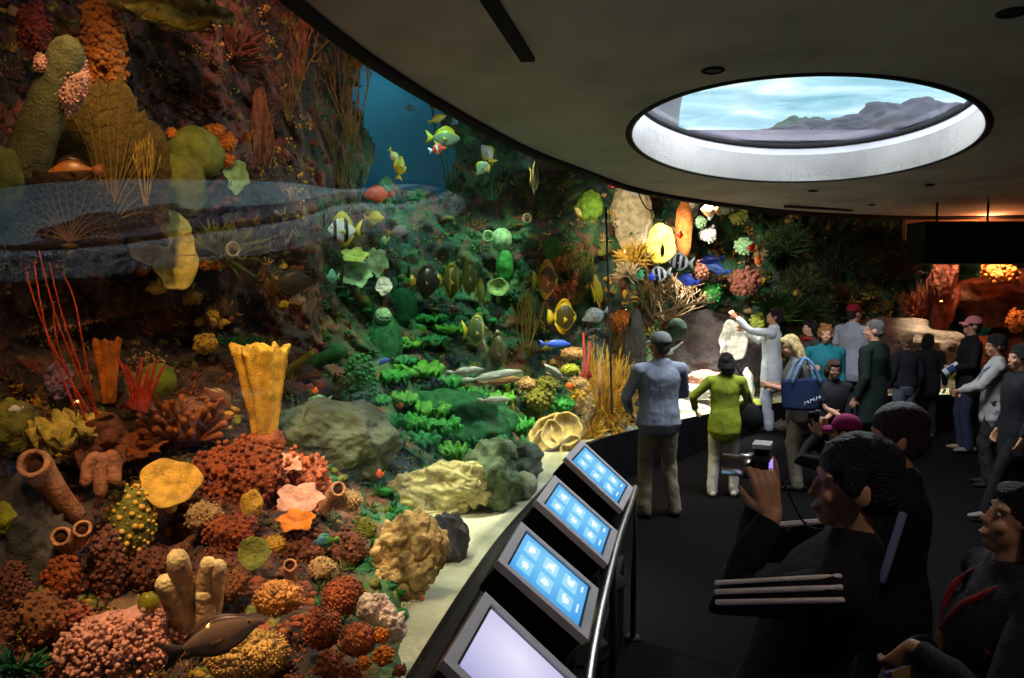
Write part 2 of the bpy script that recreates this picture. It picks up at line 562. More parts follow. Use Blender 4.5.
def reef_mat():
    m, nt, b = nodes_of('reef_rock')
    b.inputs['Roughness'].default_value = .85; b.inputs['Specular IOR Level'].default_value = .2
    tc = nt.nodes.new('ShaderNodeTexCoord')
    def nz(s, d=5, off=0):
        mp = nt.nodes.new('ShaderNodeMapping'); mp.inputs['Location'].default_value = (off, off * 2, off * 3)
        lnk(nt, tc.outputs['Object'], mp.inputs['Vector'])
        n = nt.nodes.new('ShaderNodeTexNoise'); n.inputs['Scale'].default_value = s; n.inputs['Detail'].default_value = d
        lnk(nt, mp.outputs[0], n.inputs['Vector'])
        return n.outputs['Fac']
    def ramp(src, st):
        rp = nt.nodes.new('ShaderNodeValToRGB')
        e = rp.color_ramp.elements
        for i, (p, c) in enumerate(st):
            q = e[i] if i < 2 else e.new(p)
            q.position = p; q.color = (*c, 1) if isinstance(c, tuple) else (c, c, c, 1)
        lnk(nt, src, rp.inputs['Fac'])
        return rp.outputs['Color']
    def mix(fac, a, c):
        mx = nt.nodes.new('ShaderNodeMix'); mx.data_type = 'RGBA'
        lnk(nt, fac, mx.inputs['Factor']); lnk(nt, a, mx.inputs['A']); lnk(nt, c, mx.inputs['B'])
        return mx.outputs['Result']
    base = ramp(nz(2.2), [(.3, (.022, .014, .013)), (.7, (.10, .062, .048)), (.5, (.052, .034, .03))])
    bgr = ramp(nz(2.6, 5, 31), [(.3, (.012, .03, .026)), (.7, (.06, .11, .075)), (.5, (.03, .06, .05))])
    ra = nt.nodes.new('ShaderNodeAttribute'); ra.attribute_name = 'algae'
    rg_ = ra.outputs['Fac']
    def mul(a_, b_):
        m_ = nt.nodes.new('ShaderNodeMath'); m_.operation = 'MULTIPLY'; lnk(nt, a_, m_.inputs[0]); lnk(nt, b_, m_.inputs[1]); return m_.outputs[0]
    warm = ramp(nz(5.5, 4, 3), [(.3, (.22, .11, .04)), (.7, (.30, .20, .07)), (.5, (.22, .07, .06))])
    green = ramp(nz(6.5, 4, 8), [(.3, (.03, .13, .05)), (.7, (.12, .20, .06)), (.5, (.05, .16, .08))])
    c = mix(rg_, base, bgr)
    c = mix(ramp(nz(3.1, 6, 14), [(.50, 0.0), (.58, .8)]), c, warm)
    c = mix(mul(rg_, ramp(nz(2.5, 6, 23), [(.47, 0.0), (.55, .85)])), c, green)
    lnk(nt, c, b.inputs['Base Color'])
    bp = nt.nodes.new('ShaderNodeBump'); bp.inputs['Strength'].default_value = .9; bp.inputs['Distance'].default_value = .06
    lnk(nt, nz(14, 8, 1), bp.inputs['Height']); lnk(nt, bp.outputs['Normal'], b.inputs['Normal'])
    return m
def rgb_(r, g, b): return tuple(((c / 255 + .055) / 1.055) ** 2.4 for c in (r, g, b))
NX, NY = 480, 320
rw = M()
vs = []; ok = []; reg = []
for j in range(NY + 1):
    py = -190 + 960 * j / NY
    for i in range(NX + 1):
        px = -190 + 1370 * i / NX
        p = at(px, py, surf(px, py))
        vs.append(tuple(p))
        gap = (365 + 30 * noise.noise(Vector((py / 60, 1, 0))) < px < 452 + 40 * noise.noise(Vector((py / 50, 5, 0)))) and py < 186 + 26 * noise.noise(Vector((px / 25, 9, 0)))
        ok.append(p.z > -.3 and p.z < 6.5 and not gap and (px < 575 or p.z < 3.8) and (p.y > 12.6 or inside(p, .12)))
        reg.append(min(1, max(0, (px - 300) / 90 + .5 * noise.noise(p * .9))))
fs = []
for j in range(NY):
    for i in range(NX):
        q_ = (j * (NX + 1) + i, j * (NX + 1) + i + 1, (j + 1) * (NX + 1) + i + 1, (j + 1) * (NX + 1) + i)
        if all(ok[k] for k in q_): fs.append(q_)
rw.add(vs, fs)
o = struct(obj('reef_rockwork', rw, reef_mat()), 'dark encrusted rockwork lining the back of the tank')
at_ = o.data.attributes.new('algae', 'FLOAT', 'POINT'); at_.data.foreach_set('value', reg)
q = M(); q.box((-5.0, 16.5, 5.0), (10.8, .2, 13)); struct(obj('wall_tank', q, mat('water_haze_blue', [rgb_(18, 80, 100), rgb_(26, 100, 118)], .8, .5), smooth=False), 'back wall of the tank coloured blue to stand for hazy water')  # backdrop; the blue of light scattered in the water is put into its colour
# ================================================================ CORALS
def spot(px, py, off=.12, Y=None):
    Y = (surf(px, py) - off) if Y is None else Y
    p = at(px, py, Y)
    return p, Y / F, math.atan2(-p.x, p.y)
def rgb(r, g, b):
    f = lambda c: ((c / 255 + .055) / 1.055) ** 2.4 if c > 10 else c / 255 / 12.92
    return (f(r), f(g), f(b))
def tone(c, k): return tuple(min(1, x * k) for x in c)
def cm(name, c, **kw):
    """coral skin of one natural colour, mottled"""
    kw.setdefault('rough', .75); kw.setdefault('scale', 14); kw.setdefault('bump', .6); kw.setdefault('bscale', 60)
    return mat(name, [tone(c, .55), c, tone(c, 1.35)], **kw)
# natural colours
k_rust = cm('rust_coral', rgb(158, 82, 50))
k_orange = cm('orange_sponge', rgb(214, 120, 36))
k_gold = cm('gold_coral', rgb(205, 160, 62))
k_ochre = cm('ochre_coral', rgb(214, 168, 70))
k_olive = cm('olive_coral', rgb(120, 122, 52))
k_lime = cm('lime_sponge', rgb(170, 182, 70), bump=.3)
k_green = cm('green_coral', rgb(50, 138, 58), bump=.3, rough=.5)
k_deep = cm('deep_green_coral', rgb(36, 98, 58), bump=.4)
k_pale = cm('pale_green_coral', rgb(150, 190, 140), bump=.4)
k_cream = cm('cream_coral', rgb(214, 190, 150))
k_tan = cm('tan_coral', rgb(186, 150, 104))
k_pink = cm('pink_coral', rgb(212, 150, 128))
k_brown = cm('brown_coral', rgb(112, 66, 46))
k_dark = cm('dark_reef_rock', rgb(74, 68, 62), bump=.9, bscale=16, scale=5)
k_grey = cm('grey_reef_rock', rgb(98, 104, 86), bump=.9, bscale=18, scale=4)
k_red = cm('red_gorgonian', rgb(190, 62, 28))
k_white = cm('white_coral', rgb(230, 226, 214), bump=.4)
k_mauve = cm('mauve_coral', rgb(150, 126, 160))
k_mouth = mat('dark_mouth', [rgb(60, 30, 22)], .9)
k_grain = cm('grainy_gold', rgb(220, 150, 80), vor=True, bscale=38, bump=1.0)
k_brain = cm('brown_brain', rgb(180, 96, 60), vor=True, bscale=34, bump=1.0)

GROUPS = {}
def rock(name, px, py, w, h, mm, label, cat='rock', off=.0, amp=.22, freq=1.7, seed=1, depth=.8, sub=5, Y=None, group=None):
    p, S, rz = spot(px, py, off, Y)
    q = M(); q.ell((0, 0, 0), (w * S / 2, w * S / 2 * depth, h * S / 2), sub, amp=amp, freq=freq, seed=seed)
    return tag(obj(name, q, mm, loc=p, rz=rz), label, cat, group)
def knobby(name, px, py, w, h, mm, label, n=120, knob=.09, cat='coral', off=.05, seed=1, depth=.8, amp=.12, mm2=None, group=None, Y=None):
    """dome studded with rounded knobs"""
    rnd = random.Random(seed)
    p, S, rz = spot(px, py, off, Y)
    a, b = w * S / 2, h * S / 2
    q = M(); q.ell((0, 0, 0), (a * .88, a * depth * .88, b * .88), 3, amp=amp, freq=1.8, seed=seed)
    so = Vector((seed * 7.13, seed * 3.7, seed * 1.9))
    for i in range(n):
        z = 1 - 2 * (i + .5) / n
        r = math.sqrt(1 - z * z); t = i * 2.39996
        d = Vector((r * math.cos(t), r * math.sin(t), z))
        if d.y > .45: continue
        k = 1 + amp * noise.fractal(d * 1.8 + so, 1, 2, 4)
        c = Vector((d.x * a * .9, d.y * a * depth * .9, d.z * b * .9)) * k
        e = knob * (a + b) / 2 * rnd.uniform(.55, 1.3)
        c += Vector((rnd.gauss(0, .35), rnd.gauss(0, .35), rnd.gauss(0, .35))) * e
        q.ell(c, (e, e, e), 2 if e > .012 else 1, mi=1 if mm2 else 0)
    return tag(obj(name, q, [mm, mm2] if mm2 else mm, loc=p, rz=rz), label, cat, group)
def branch_rec(q, p, d, L, r, lev, rnd, spread, flat, seg):
    pts = [p]; cur = p; dd = d
    for i in range(3):
        dd = (dd + Vector((rnd.uniform(-1, 1), rnd.uniform(-1, 1) * flat, rnd.uniform(-.5, 1))) * .18).normalized()
        cur = cur + dd * (L / 3); pts.append(cur)
    q.tube(pts, [r, r * .9, r * .82, r * .72], seg)
    if lev > 0:
        for k in range(rnd.choice((2, 2, 3))):
            nd = (dd + Vector((rnd.uniform(-1, 1), rnd.uniform(-1, 1) * flat, rnd.uniform(-.4, .9))) * spread).normalized()
            branch_rec(q, pts[-1 if k < 2 else 2], nd, L * rnd.uniform(.6, .85), r * .72, lev - 1, rnd, spread, flat, seg)
def branching(name, px, py, w, h, mm, label, n=6, lev=2, thick=.05, cat='coral', off=.15, seed=1, spread=.8, flat=.8, up=1.0, Y=None, tips=None):
    """bush of forking branches, scaled into w x h"""
    rnd = random.Random(seed)
    p, S, rz = spot(px, py, off, Y)
    q = M()
    for i in range(n):
        a = -1 + 2 * (i + .5) / n
        branch_rec(q, Vector((a * .1, rnd.uniform(-.1, .1), 0)), Vector((a * spread * 1.1, rnd.uniform(-.6, .2) * flat, up * rnd.uniform(.7, 1))).normalized(), .42, thick, lev, rnd, spread, flat, 6)
    xs = [v[0] for v in q.v]; zs = [v[2] for v in q.v]
    sx = w * S / (max(xs) - min(xs)); sz = h * S / (max(zs) - min(zs)); cx = (max(xs) + min(xs)) / 2; cz = (max(zs) + min(zs)) / 2
    q.warp(lambda v: ((v.x - cx) * sx, v.y * (sx + sz) / 2, (v.z - cz) * sz))
    return tag(obj(name, q, mm, loc=p, rz=rz), label, cat)
def fan(name, px, py, w, h, mb, mr, label, seed=1, off=.35, lean=0.0, Y=None, tilt=0.0):
    """sea fan: thin ragged blade with a net of veins and a holdfast"""
    rnd = random.Random(seed)
    p, S, rz = spot(px, py, off, Y)
    root = empty(name, p, rz); tag(root, label, 'sea fan')
    W, H = w * S, h * S
    n = 110
    out = []
    for i in range(n):
        t = i / (n - 1)
        a = PI * (-.12 + 1.24 * t)
        rr = 1 + .22 * noise.noise(Vector((t * 7, seed, 0))) + .10 * noise.noise(Vector((t * 40, seed, 3)))
        out.append((math.cos(a) * W / 2 * rr + lean * W * .3 * math.sin(a), math.sin(a) * H * .8 * rr - H * .3))
    out.append((-W * .02, -H * .5)); out.append((W * .02, -H * .5))
    bend = lambda v: (v[0], v[1] + .25 * W * ((v[0] / W) ** 2) + tilt * v[2], v[2])
    q = M(); q.plate(out, .012, fn=bend)
    obj('blade', q, mb, root)
    q = M()
    for i in range(15):
        t = (i + .5) / 15
        a = PI * (-.08 + 1.16 * t)
        e = Vector((math.cos(a) * W / 2 * .97 + lean * W * .3 * math.sin(a), 0, math.sin(a) * H * .78 - H * .3))
        s0 = Vector((0, 0, -H * .45))
        pts = []
        for k in range(9):
            u = k / 8
            v = s0.lerp(e, u) + Vector((math.sin(u * 6 + i) * .015 * W, 0, H * .06 * math.sin(u * PI)))
            pts.append(bend((v.x, -.012, v.z)))
        q.tube(pts, [.011 * W * (1 - .75 * k / 8) for k in range(9)], 5)
        for k in range(2, 8):
            for sgn in (-1, 1):
                b0 = Vector(pts[k]); d = (Vector(pts[k + 1]) - b0).normalized()
                sd_ = Vector((d.z, 0, -d.x)) * sgn
                b1 = b0 + (d * .7 + sd_) * .075 * W
                q.tube([b0, b1], [.0036 * W, .0022 * W], 4)
    obj('vein', q, mr, root)
    q = M(); q.ell((0, .03, -H * .5), (W * .09, W * .09, H * .05), 2, amp=.2)
    obj('holdfast', q, mr, root)
    return root
def cup(name, px, py, w, h, mm, label, ruff=.12, lobes=5, cat='coral', off=.22, seed=1, tilt=35, mm2=None, Y=None, yaw=0, deep=.45):
    """ruffled dish on a stalk, tipped towards the viewer"""
    p, S, rz = spot(px, py, off, Y)
    root = empty(name, p, rz); tag(root, label, cat)
    a = w * S / 2; b = h * S / 2
    def fn(pt, an, i):
        r = math.hypot(pt[0], pt[1]) / a
        k = 1 + ruff * r * math.sin(lobes * an + seed) + ruff * .5 * r * math.sin((2 * lobes + 1) * an + seed * 2)
        return (pt[0] * k, pt[1] * k, pt[2] + ruff * a * r * r * math.sin(lobes * an + seed * 1.7))
    D = deep * a
    prof_o = [(a * .10, -D), (a * .35, -D * .85), (a * .7, -D * .4), (a, 0), (a * 1.01, a * .03), (a * .96, a * .05), (a * .66, -D * .36 + a * .03), (a * .33, -D * .72), (a * .04, -D * .8)]
    q = M(); q.lathe(prof_o, 40, fn=fn)
    T = Matrix.Rotation(R(tilt), 3, 'X')
    zz = b / max(.2 * a, a * math.sin(R(tilt)) + D * .35)
    q.warp(lambda v: (lambda u: (u.x, u.y, u.z * min(zz, 2.0)))(T @ v))
    if yaw: q.warp(lambda v: Matrix.Rotation(R(yaw), 3, 'Z') @ v)
    obj('dish', q, mm, root)
    q = M(); q.tube([(0, a * .45, -b * 1.3), (0, a * .4, -b * .8), (0, D * .75, -D * .85)], [a * .22, a * .13, a * .13], 10)
    obj('stalk', q, mm2 or mm, root)
    return root
def tubes(name, px, py, lst, mm, label, off=.2, hollow=True, part='tube', seed=1, cat='sponge', mtip=None, Y=None, mouth=.68):
    """sponge of pipes: lst of (x0, y0, x1, y1, r0, r1) in pixels from base to mouth"""
    p, S, rz = spot(px, py, off, Y)
    root = empty(name, p, rz); tag(root, label, cat)
    rnd = random.Random(seed)
    for (x0, y0, x1, y1, r0, r1) in lst:
        a = Vector(((x0 - px) * S, 0, -(y0 - py) * S)); b = Vector(((x1 - px) * S, -.25 * abs(y1 - y0) * S - .4 * abs(x1 - x0) * S * .3, -(y1 - py) * S))
        bw = Vector((rnd.uniform(-1, 1), rnd.uniform(-1, 1), 0)) * r0 * S * .35
        if hollow:
            e_ = Vector((0, -r1 * S * 1.3, 0)); b = b + e_
            pts = [a, a.lerp(b, .3) + bw, a.lerp(b, .65) + bw * .6 - e_ * .15, a.lerp(b, .9) - e_ * .25, b]
        else:
            pts = [a, a.lerp(b, .3) + bw, a.lerp(b, .65) + bw * .6, a.lerp(b, .93), b]
        rr = [r0 * S, (r0 * .75 + r1 * .25) * S * 1.05, (r0 * .4 + r1 * .6) * S, r1 * S, r1 * S * .97]
        q = M()
        if hollow:
            C_ = catmull(pts, 3); RR = [x.x for x in catmull([(r_, 0, 0) for r_ in rr], 3)]
            q.pipe(C_, RR, mouth, back=4)
        else:
            q.tube(pts, rr, 12)
        so = rnd.random() * 40
        am = r1 * S * .10
        q.warp(lambda v: v + Vector((noise.noise(v * 9 + Vector((so, 0, 0))), noise.noise(v * 9 + Vector((0, so, 0))), noise.noise(v * 9 + Vector((0, 0, so))))) * am)
        c = obj(part, q, mm, root)
        if hollow:
            q = M(); q.ell(C_[-4], (r1 * S * mouth * .9, r1 * S * mouth * .5, r1 * S * mouth * .8), 2)
            obj('mouth', q, k_mouth, c)
        elif mtip:
            q = M(); q.ell(b + (b - a).normalized() * r1 * S * .1, (r1 * S * .93, r1 * S * .93, r1 * S * .93), 2, amp=.1)
            obj('tip', q, mtip, c)
    return root
def lettuce(name, px, py, w, h, mm, label, n=6, seed=1, cat='coral', off=.15, group=None, ruff=.16, Y=None, open_=.9):
    """rosette of ruffled thick leaves"""
    rnd = random.Random(seed)
    p, S, rz = spot(px, py, off, Y)
    a, b = w * S / 2, h * S / 2
    q = M()
    for i in range(n):
        an = 2 * PI * i / n + rnd.uniform(-.3, .3)
        L = rnd.uniform(.7, 1.1); wd = rnd.uniform(1.0, 1.5); ph = rnd.uniform(0, 6)
        ca, sa = math.cos(an), math.sin(an)
        def fn(u, v):
            r = .08 + u * L
            y = (v - .5) * 2 * wd * (.25 + .75 * math.sin(PI * min(1, .15 + u * .62)))
            zz = u * open_ * .8 - .6 * u * u * open_ + ruff * 1.4 * u * math.sin(v * 17 + ph) * (.4 + .6 * abs(v - .5) * 2)
            zz += .12 * noise.noise(Vector((u * 3, v * 4, ph)))
            u2 = u * (1 - .45 * (abs(v - .5) * 2) ** 2)
            r = .08 + u2 * L + ruff * .6 * math.cos(v * 14 + ph) * u
            x = r * ca - y * .6 * sa; yy = r * sa + y * .6 * ca
            return (x * a, yy * a * .7, (zz * 1.5 + yy * .15 - .35) * b * 1.5)
        q.sheet(7, 14, fn, max(.006, a * .05))
    o = obj(name, q, mm, loc=p, rz=rz)
    return tag(o, label, cat, group)
def ear(name, px, py, w, h, mm, label, seed=1, n=3, cat='coral', off=.2, hole=None, Y=None, lie=.5):
    """lumpy folded elephant-ear plates"""
    rnd = random.Random(seed)
    p, S, rz = spot(px, py, off, Y)
    a, b = w * S / 2, h * S / 2
    root = empty(name, p, rz); tag(root, label, cat)
    for i in range(n):
        cx = (-1 + 2 * (i + .5) / n) * a * .55 if n > 1 else 0
        cz = rnd.uniform(-.3, .3) * b if n > 1 else 0
        so = Vector((seed * 3.1 + i * 11, 0, i * 5.0))
        sz = rnd.uniform(.75, 1.0)
        def fn(u, v):
            an = 2 * PI * v; r = u
            k = 1 + .30 * noise.noise(Vector((math.cos(an) * 1.5, math.sin(an) * 1.5, i)) + so)
            x = r * k * math.cos(an); z = r * k * math.sin(an)
            y = .45 * noise.fractal(Vector((x * 1.5, z * 1.5, 0)) + so, .9, 2, 3) + .25 * r * r * math.sin(3 * an + i) - .3 * r
            return (cx + x * a * (1.0 / (n ** .45)) * sz, y * a * .6 - i * .02 + z * lie * b * .7, cz + z * b * sz)
        q = M(); q.sheet(14, 48, fn, a * .09)
        obj('plate', q, mm, root)
    return root
def craggy(name, px, py, lst, mm, label, off=.35, cat='coral', seed=1):
    # eroded coral plates: lumpy lobes with ridges and hollows
    p, S, rz = spot(px, py, off)
    root = empty(name, p, rz); tag(root, label, cat)
    for k, (x, y, w_, h_, rot) in enumerate(lst):
        a, b = w_ * S / 2, h_ * S / 2
        IV, IF = ico(6)
        so = Vector((seed * 5.1 + k * 7.7, k * 3.0, seed))
        Rm = Matrix.Rotation(R(rot), 3, 'Y')
        vs = []
        for v in IV:
            r = 1.05 + .46 * noise.fractal(v * 1.35 + so, 1.0, 2, 3) - .62 * max(0, .22 - abs(noise.noise(v * 1.7 + so * 2))) + .03 * noise.ridged_multi_fractal(v * 3.0 + so, .9, 2.1, 3, 1, 2)
            u = Rm @ Vector((v.x * a * r, v.y * a * .55 * r, v.z * b * r))
            vs.append((u.x + (x - px) * S, u.y - .03 * k, u.z - (y - py) * S))
        q = M(); q.add(vs, IF)
        obj('lobe', q, mm, root)
    return root
def column(name, px, py, w, h, mm, label, ribs=9, flare=1.25, off=.2, seed=1, cat='sponge', mbase=None, Y=None, lean=0):
    """ridged column with a jagged flared crown"""
    p, S, rz = spot(px, py, off, Y)
    root = empty(name, p, rz); tag(root, label, cat)
    a, b = w * S / 2, h * S
    prof = []
    for i in range(18):
        t = i / 17
        prof.append((a * (.45 + .55 * t ** 1.3) * (1 if flare > 1 else .9), -b / 2 + b * t))
    prof += [(prof[-1][0] * .8, b / 2 - b * .01), (prof[-1][0] * .55, b / 2 - b * .15), (prof[-1][0] * .2, b / 2 - b * .25)]
    def fn(pt, an, i):
        t = (pt[2] + b / 2) / b
        k = 1 + .14 * math.sin(ribs * an + seed + 1.5 * t) + .10 * noise.noise(Vector((math.cos(an) * 2, math.sin(an) * 2, t * 7 + seed))) + .06 * noise.noise(Vector((math.cos(an) * 8, math.sin(an) * 8, t * 25 + seed)))
        jag = .09 * b * t ** 6 * noise.noise(Vector((math.cos(an) * 3.2, math.sin(an) * 3.2, seed)))
        return (pt[0] * k + lean * a * t, pt[1] * k * .7, pt[2] + jag * 1.6)
    q = M(); q.lathe(prof, 48, fn=fn)
    obj('column', q, mm, root)
    if mbase:
        q = M(); q.ell((0, 0, -b * .55), (a * .75, a * .6, b * .14), 3, amp=.3, freq=2.4, seed=seed)
        obj('base', q, mbase, root)
    return root
def whips(name, lst, mm, label, px, py, off=.3, r=.006, Y=None, cat='sea whip', part='whip'):
    p, S, rz = spot(px, py, off, Y)
    root = empty(name, p, rz); tag(root, label, cat)
    for i, pts in enumerate(lst):
        P_ = catmull([((x - px) * S, -.03 * i, -(y - py) * S) for x, y in pts], 6)
        q = M(); q.tube(P_, [r * (1.2 - .7 * k / len(P_)) for k in range(len(P_))], 6)
        obj(part, q, mm, root)
    q = M(); q.ell((0, .04, 0), (.07, .06, .05), 2, amp=.3)
    obj('holdfast', q, mm, root)
    return root
def tuft(name, px, py, w, h, mm, label, n=90, seed=1, cat='coral', off=.12, thick=.03, Y=None, group=None, curl=.3):
    """bushy clump of tapering fronds"""
    rnd = random.Random(seed)
    p, S, rz = spot(px, py, off, Y)
    a, b = w * S / 2, h * S / 2
    q = M()
    for i in range(n):
        t = rnd.gauss(0, .5)
        d = Vector((t, rnd.uniform(-1, .3), rnd.uniform(-.3, 1))).normalized()
        L = rnd.uniform(.6, 1.0)
        p0 = Vector((t * .35, rnd.uniform(-.2, .2), -.7 + rnd.uniform(0, .5)))
        p1 = p0 + d * L * .6; p2 = p1 + (d + Vector((rnd.uniform(-1, 1), 0, rnd.uniform(-.2, 1))) * curl).normalized() * L * .5
        f = lambda v: (v.x * a, v.y * a * .8, v.z * b)
        r = thick * (a + b)
        q.tube([f(p0), f(p1), f(p2)], [r * .8, r, r * .45], 5)
    return tag(obj(name, q, mm, loc=p, rz=rz), label, cat, group)
def ring(name, px, py, w, mm, label, off=.25, Y=None, group=None, tall=1.0, cat='sponge', thick=.3):
    p, S, rz = spot(px, py, off, Y)
    a = w * S / 2
    q = M()
    q.tube([(a * (1 - thick * .5) * math.cos(2 * PI * k / 20), .25 * a * math.sin(2 * PI * k / 20 + 1), a * tall * (1 - thick * .5) * math.sin(2 * PI * k / 20)) for k in range(21)], [a * thick * .5] * 21, 8, cap=False)
    q.tube([(0, a * .1, 0), (0, a * 1.4, -a * .5)], [(a * .8, a * .8 * tall), a * .5], 12, cap=False)
    return tag(obj(name, q, mm, loc=p, rz=rz), label, cat, group)

# ---------------------------------------------------------------- upper corner by the big sea fans
p, S, rz = spot(45, 140, .45)
tubes('barrel_sponge', 45, 140, [(22, 200, 66, 62, 20, 16)], cm('trunk_olive', rgb(104, 96, 58)), 'thick leaning olive sponge trunk capped with pink grainy crust', hollow=False, off=.35, part='trunk')
knobby('crusty_coral', 68, 76, 40, 76, k_pink, 'pink grainy crust coral covering the top of the leaning olive sponge', n=520, knob=.05, off=.80, seed=3, amp=.16)
knobby('crusty_coral', 41, 63, 14, 20, k_pink, 'small pink knob of crust coral beside the leaning olive sponge', n=90, knob=.14, off=.85, seed=4)
knobby('knobbly_coral', 103, 42, 38, 100, cm('amber_branch', rgb(206, 124, 52)), 'amber knobbly branching coral hanging above the big sea fan', n=420, knob=.075, off=.55, seed=5, amp=.55)
knobby('knobbly_coral', 34, 30, 30, 50, cm('wine_branch', rgb(120, 44, 36)), 'dark wine-red knobbly coral in the uppermost corner of the tank', n=240, knob=.085, off=.5, seed=6, amp=.5)
m_fan = mat('fan_blade', [rgb(80, 58, 18), rgb(104, 78, 26), rgb(126, 92, 30)], .8, 30, .6, 120)
m_vein = mat('fan_vein', [rgb(112, 84, 30), rgb(136, 100, 36)], .8, 20)
fan('sea_fan', 108, 155, 112, 150, m_fan, m_vein, 'big brown-olive sea fan with gold ragged edge below the amber coral', seed=2, off=.5, lean=.12)
fan('sea_fan', 68, 208, 96, 74, mat('fan_dark', [rgb(58, 44, 18), rgb(80, 60, 24)], .8, 30, .6, 120), m_vein, 'darker low sea fan in front of the foot of the big fan', seed=7, off=.75)
branching('golden_fringe_coral', 148, 170, 26, 70, k_gold, 'gold fringe coral along the edge of the big sea fan', n=6, lev=3, thick=.035, off=.95, seed=8, spread=.5)
rock('round_sponge', 4, 178, 34, 62, k_olive, 'olive-brown rounded sponge half cut off by the tank edge of the view', 'sponge', off=.35, amp=.1, seed=9)
ear('overhanging_sponge', 176, 12, 120, 44, cm('mustard_sponge', rgb(128, 104, 26)), 'mustard overhanging shelf sponge high above the green ball sponge', seed=10, n=1, off=1.2, lie=1.2)
rock('ball_sponge', 196, 154, 54, 54, cm('olive_ball', rgb(122, 122, 44), bump=.3), 'smooth green ball-shaped sponge beside three orange balls', 'sponge', off=.2, amp=.05, seed=11)
rock('lobed_sponge', 172, 190, 66, 70, cm('olive_lobe', rgb(116, 112, 40), bump=.3), 'olive lobed sponge body under the green ball sponge', 'sponge', off=.08, amp=.14, freq=1.3, seed=12)
for x, y, r_, s in ((215, 133, 20, 1), (228, 142, 17, 2), (226, 160, 16, 3), (172, 133, 11, 4), (247, 137, 9, 5)):
    knobby('orange_ball_sponge', x, y, r_, r_, k_orange, 'round dimpled orange sponge ball around the green ball sponge', n=60, knob=.2, off=.2, seed=s, cat='sponge', group='orange sponge balls around the green ball sponge', amp=.03)
cup('leafy_sponge', 235, 176, 26, 40, k_pale, 'pale green upright leaf-like sponge right below an orange ball', ruff=.1, tilt=65, off=.2, seed=3, cat='sponge')
rock('yellow_lobe_sponge', 160, 238, 58, 58, cm('yellow_lobe', rgb(242, 232, 110), bump=.25), 'bright yellow-green lobed sponge hanging below the skylight reflection', 'sponge', off=.45, amp=.16, freq=1.4, seed=14)
ear('draped_sponge', 176, 256, 40, 60, cm('peach_lobe', rgb(216, 190, 96), bump=.3), 'peach and green drape of sponge dripping to a point below the yellow lobe', seed=15, n=1, off=.55)
for i, (x, y, r_) in enumerate(((142, 271, 12), (205, 262, 16), (218, 263, 16))):
    knobby('amber_ball_sponge', x, y, r_, r_, k_orange, ('lone small amber sponge ball under the yellow lobed sponge', 'amber sponge ball next to the drape of the yellow sponge', 'dark-centred amber sponge ball touching two pale rings')[i], n=50, knob=.2, off=.25, seed=20 + i, cat='sponge', amp=.03)
tuft('feathery_coral', 222, 236, 66, 62, k_olive, 'soft feathery olive coral bush behind the two pale rings', n=130, seed=16, off=.15)
ring('pale_ring_sponge', 233, 249, 14, k_cream, 'larger of two pale ring-mouthed tube sponges in the olive bush', off=.5, tall=1.1)
ring('pale_ring_sponge', 242, 254, 10, k_cream, 'smaller of two pale ring-mouthed tube sponges in the olive bush', off=.5, tall=1.1)
whips('thin_spine', [[(156, 288), (160, 276), (164, 265)]], k_ochre, 'thin upright golden spine below the peach drape sponge', 156, 288, off=.5, r=.014, cat='spine')
for i, (x, y, r_) in enumerate(((212, 316, 14), (199, 322, 10), (274, 284, 18), (205, 344, 24), (192, 298, 18))):
    knobby('yellow_knob_coral', x, y, r_, r_ * .9, k_gold, ('mustard knob coral under the amber balls', 'tiny golden knob coral on the dark wall', 'yellow-brown knob coral below the feathery bush', 'cluster-like yellow knob coral above the brown club coral', 'dim brown-gold knob coral in the dark gap')[i], n=60, knob=.18, off=.2, seed=30 + i)

# ---------------------------------------------------------------- red whips and clubs
whips('red_sea_whip', [[(102, 428), (72, 340), (60, 290), (53, 250)], [(96, 425), (62, 345), (48, 300), (41, 266)], [(104, 430), (88, 380), (70, 310), (62, 262)], [(88, 420), (66, 340), (64, 300)], [(98, 424), (92, 380), (82, 300), (72, 272)], [(78, 402), (58, 330), (50, 262)]], k_red, 'tall thin red sea whips rising against the dark recess', 95, 425, off=.5, r=.0052)
column('club_sponge', 108, 372, 28, 64, k_orange, 'upright orange-brown club sponge with a knobbed crown behind red blades', ribs=5, off=.35, seed=2, flare=1)
whips('red_blade_coral', [[(134 + i * 2, 408), (132 + i * 4, 385), (130 + i * 6.5 - 8 * (i < 2), 358 + (i % 2) * 6)] for i in range(6)], k_red, 'spray of red blade-like coral fingers by the club sponge', 138, 405, off=.5, r=.013, cat='coral', part='blade')
branching('flaky_gold_coral', 135, 392, 20, 44, cm('pale_gold', rgb(236, 200, 110)), 'pale gold flaky coral twig between red blades and brown clubs', n=3, lev=3, thick=.07, off=.55, seed=3, spread=.5)
rock('green_mound_sponge', 157, 382, 36, 40, cm('moss_sponge', rgb(110, 120, 40), bump=.3), 'smooth moss-green mound sponge behind the flaky gold coral', 'sponge', off=.2, amp=.07, seed=21)
m_club = cm('club_brown', rgb(150, 84, 44))
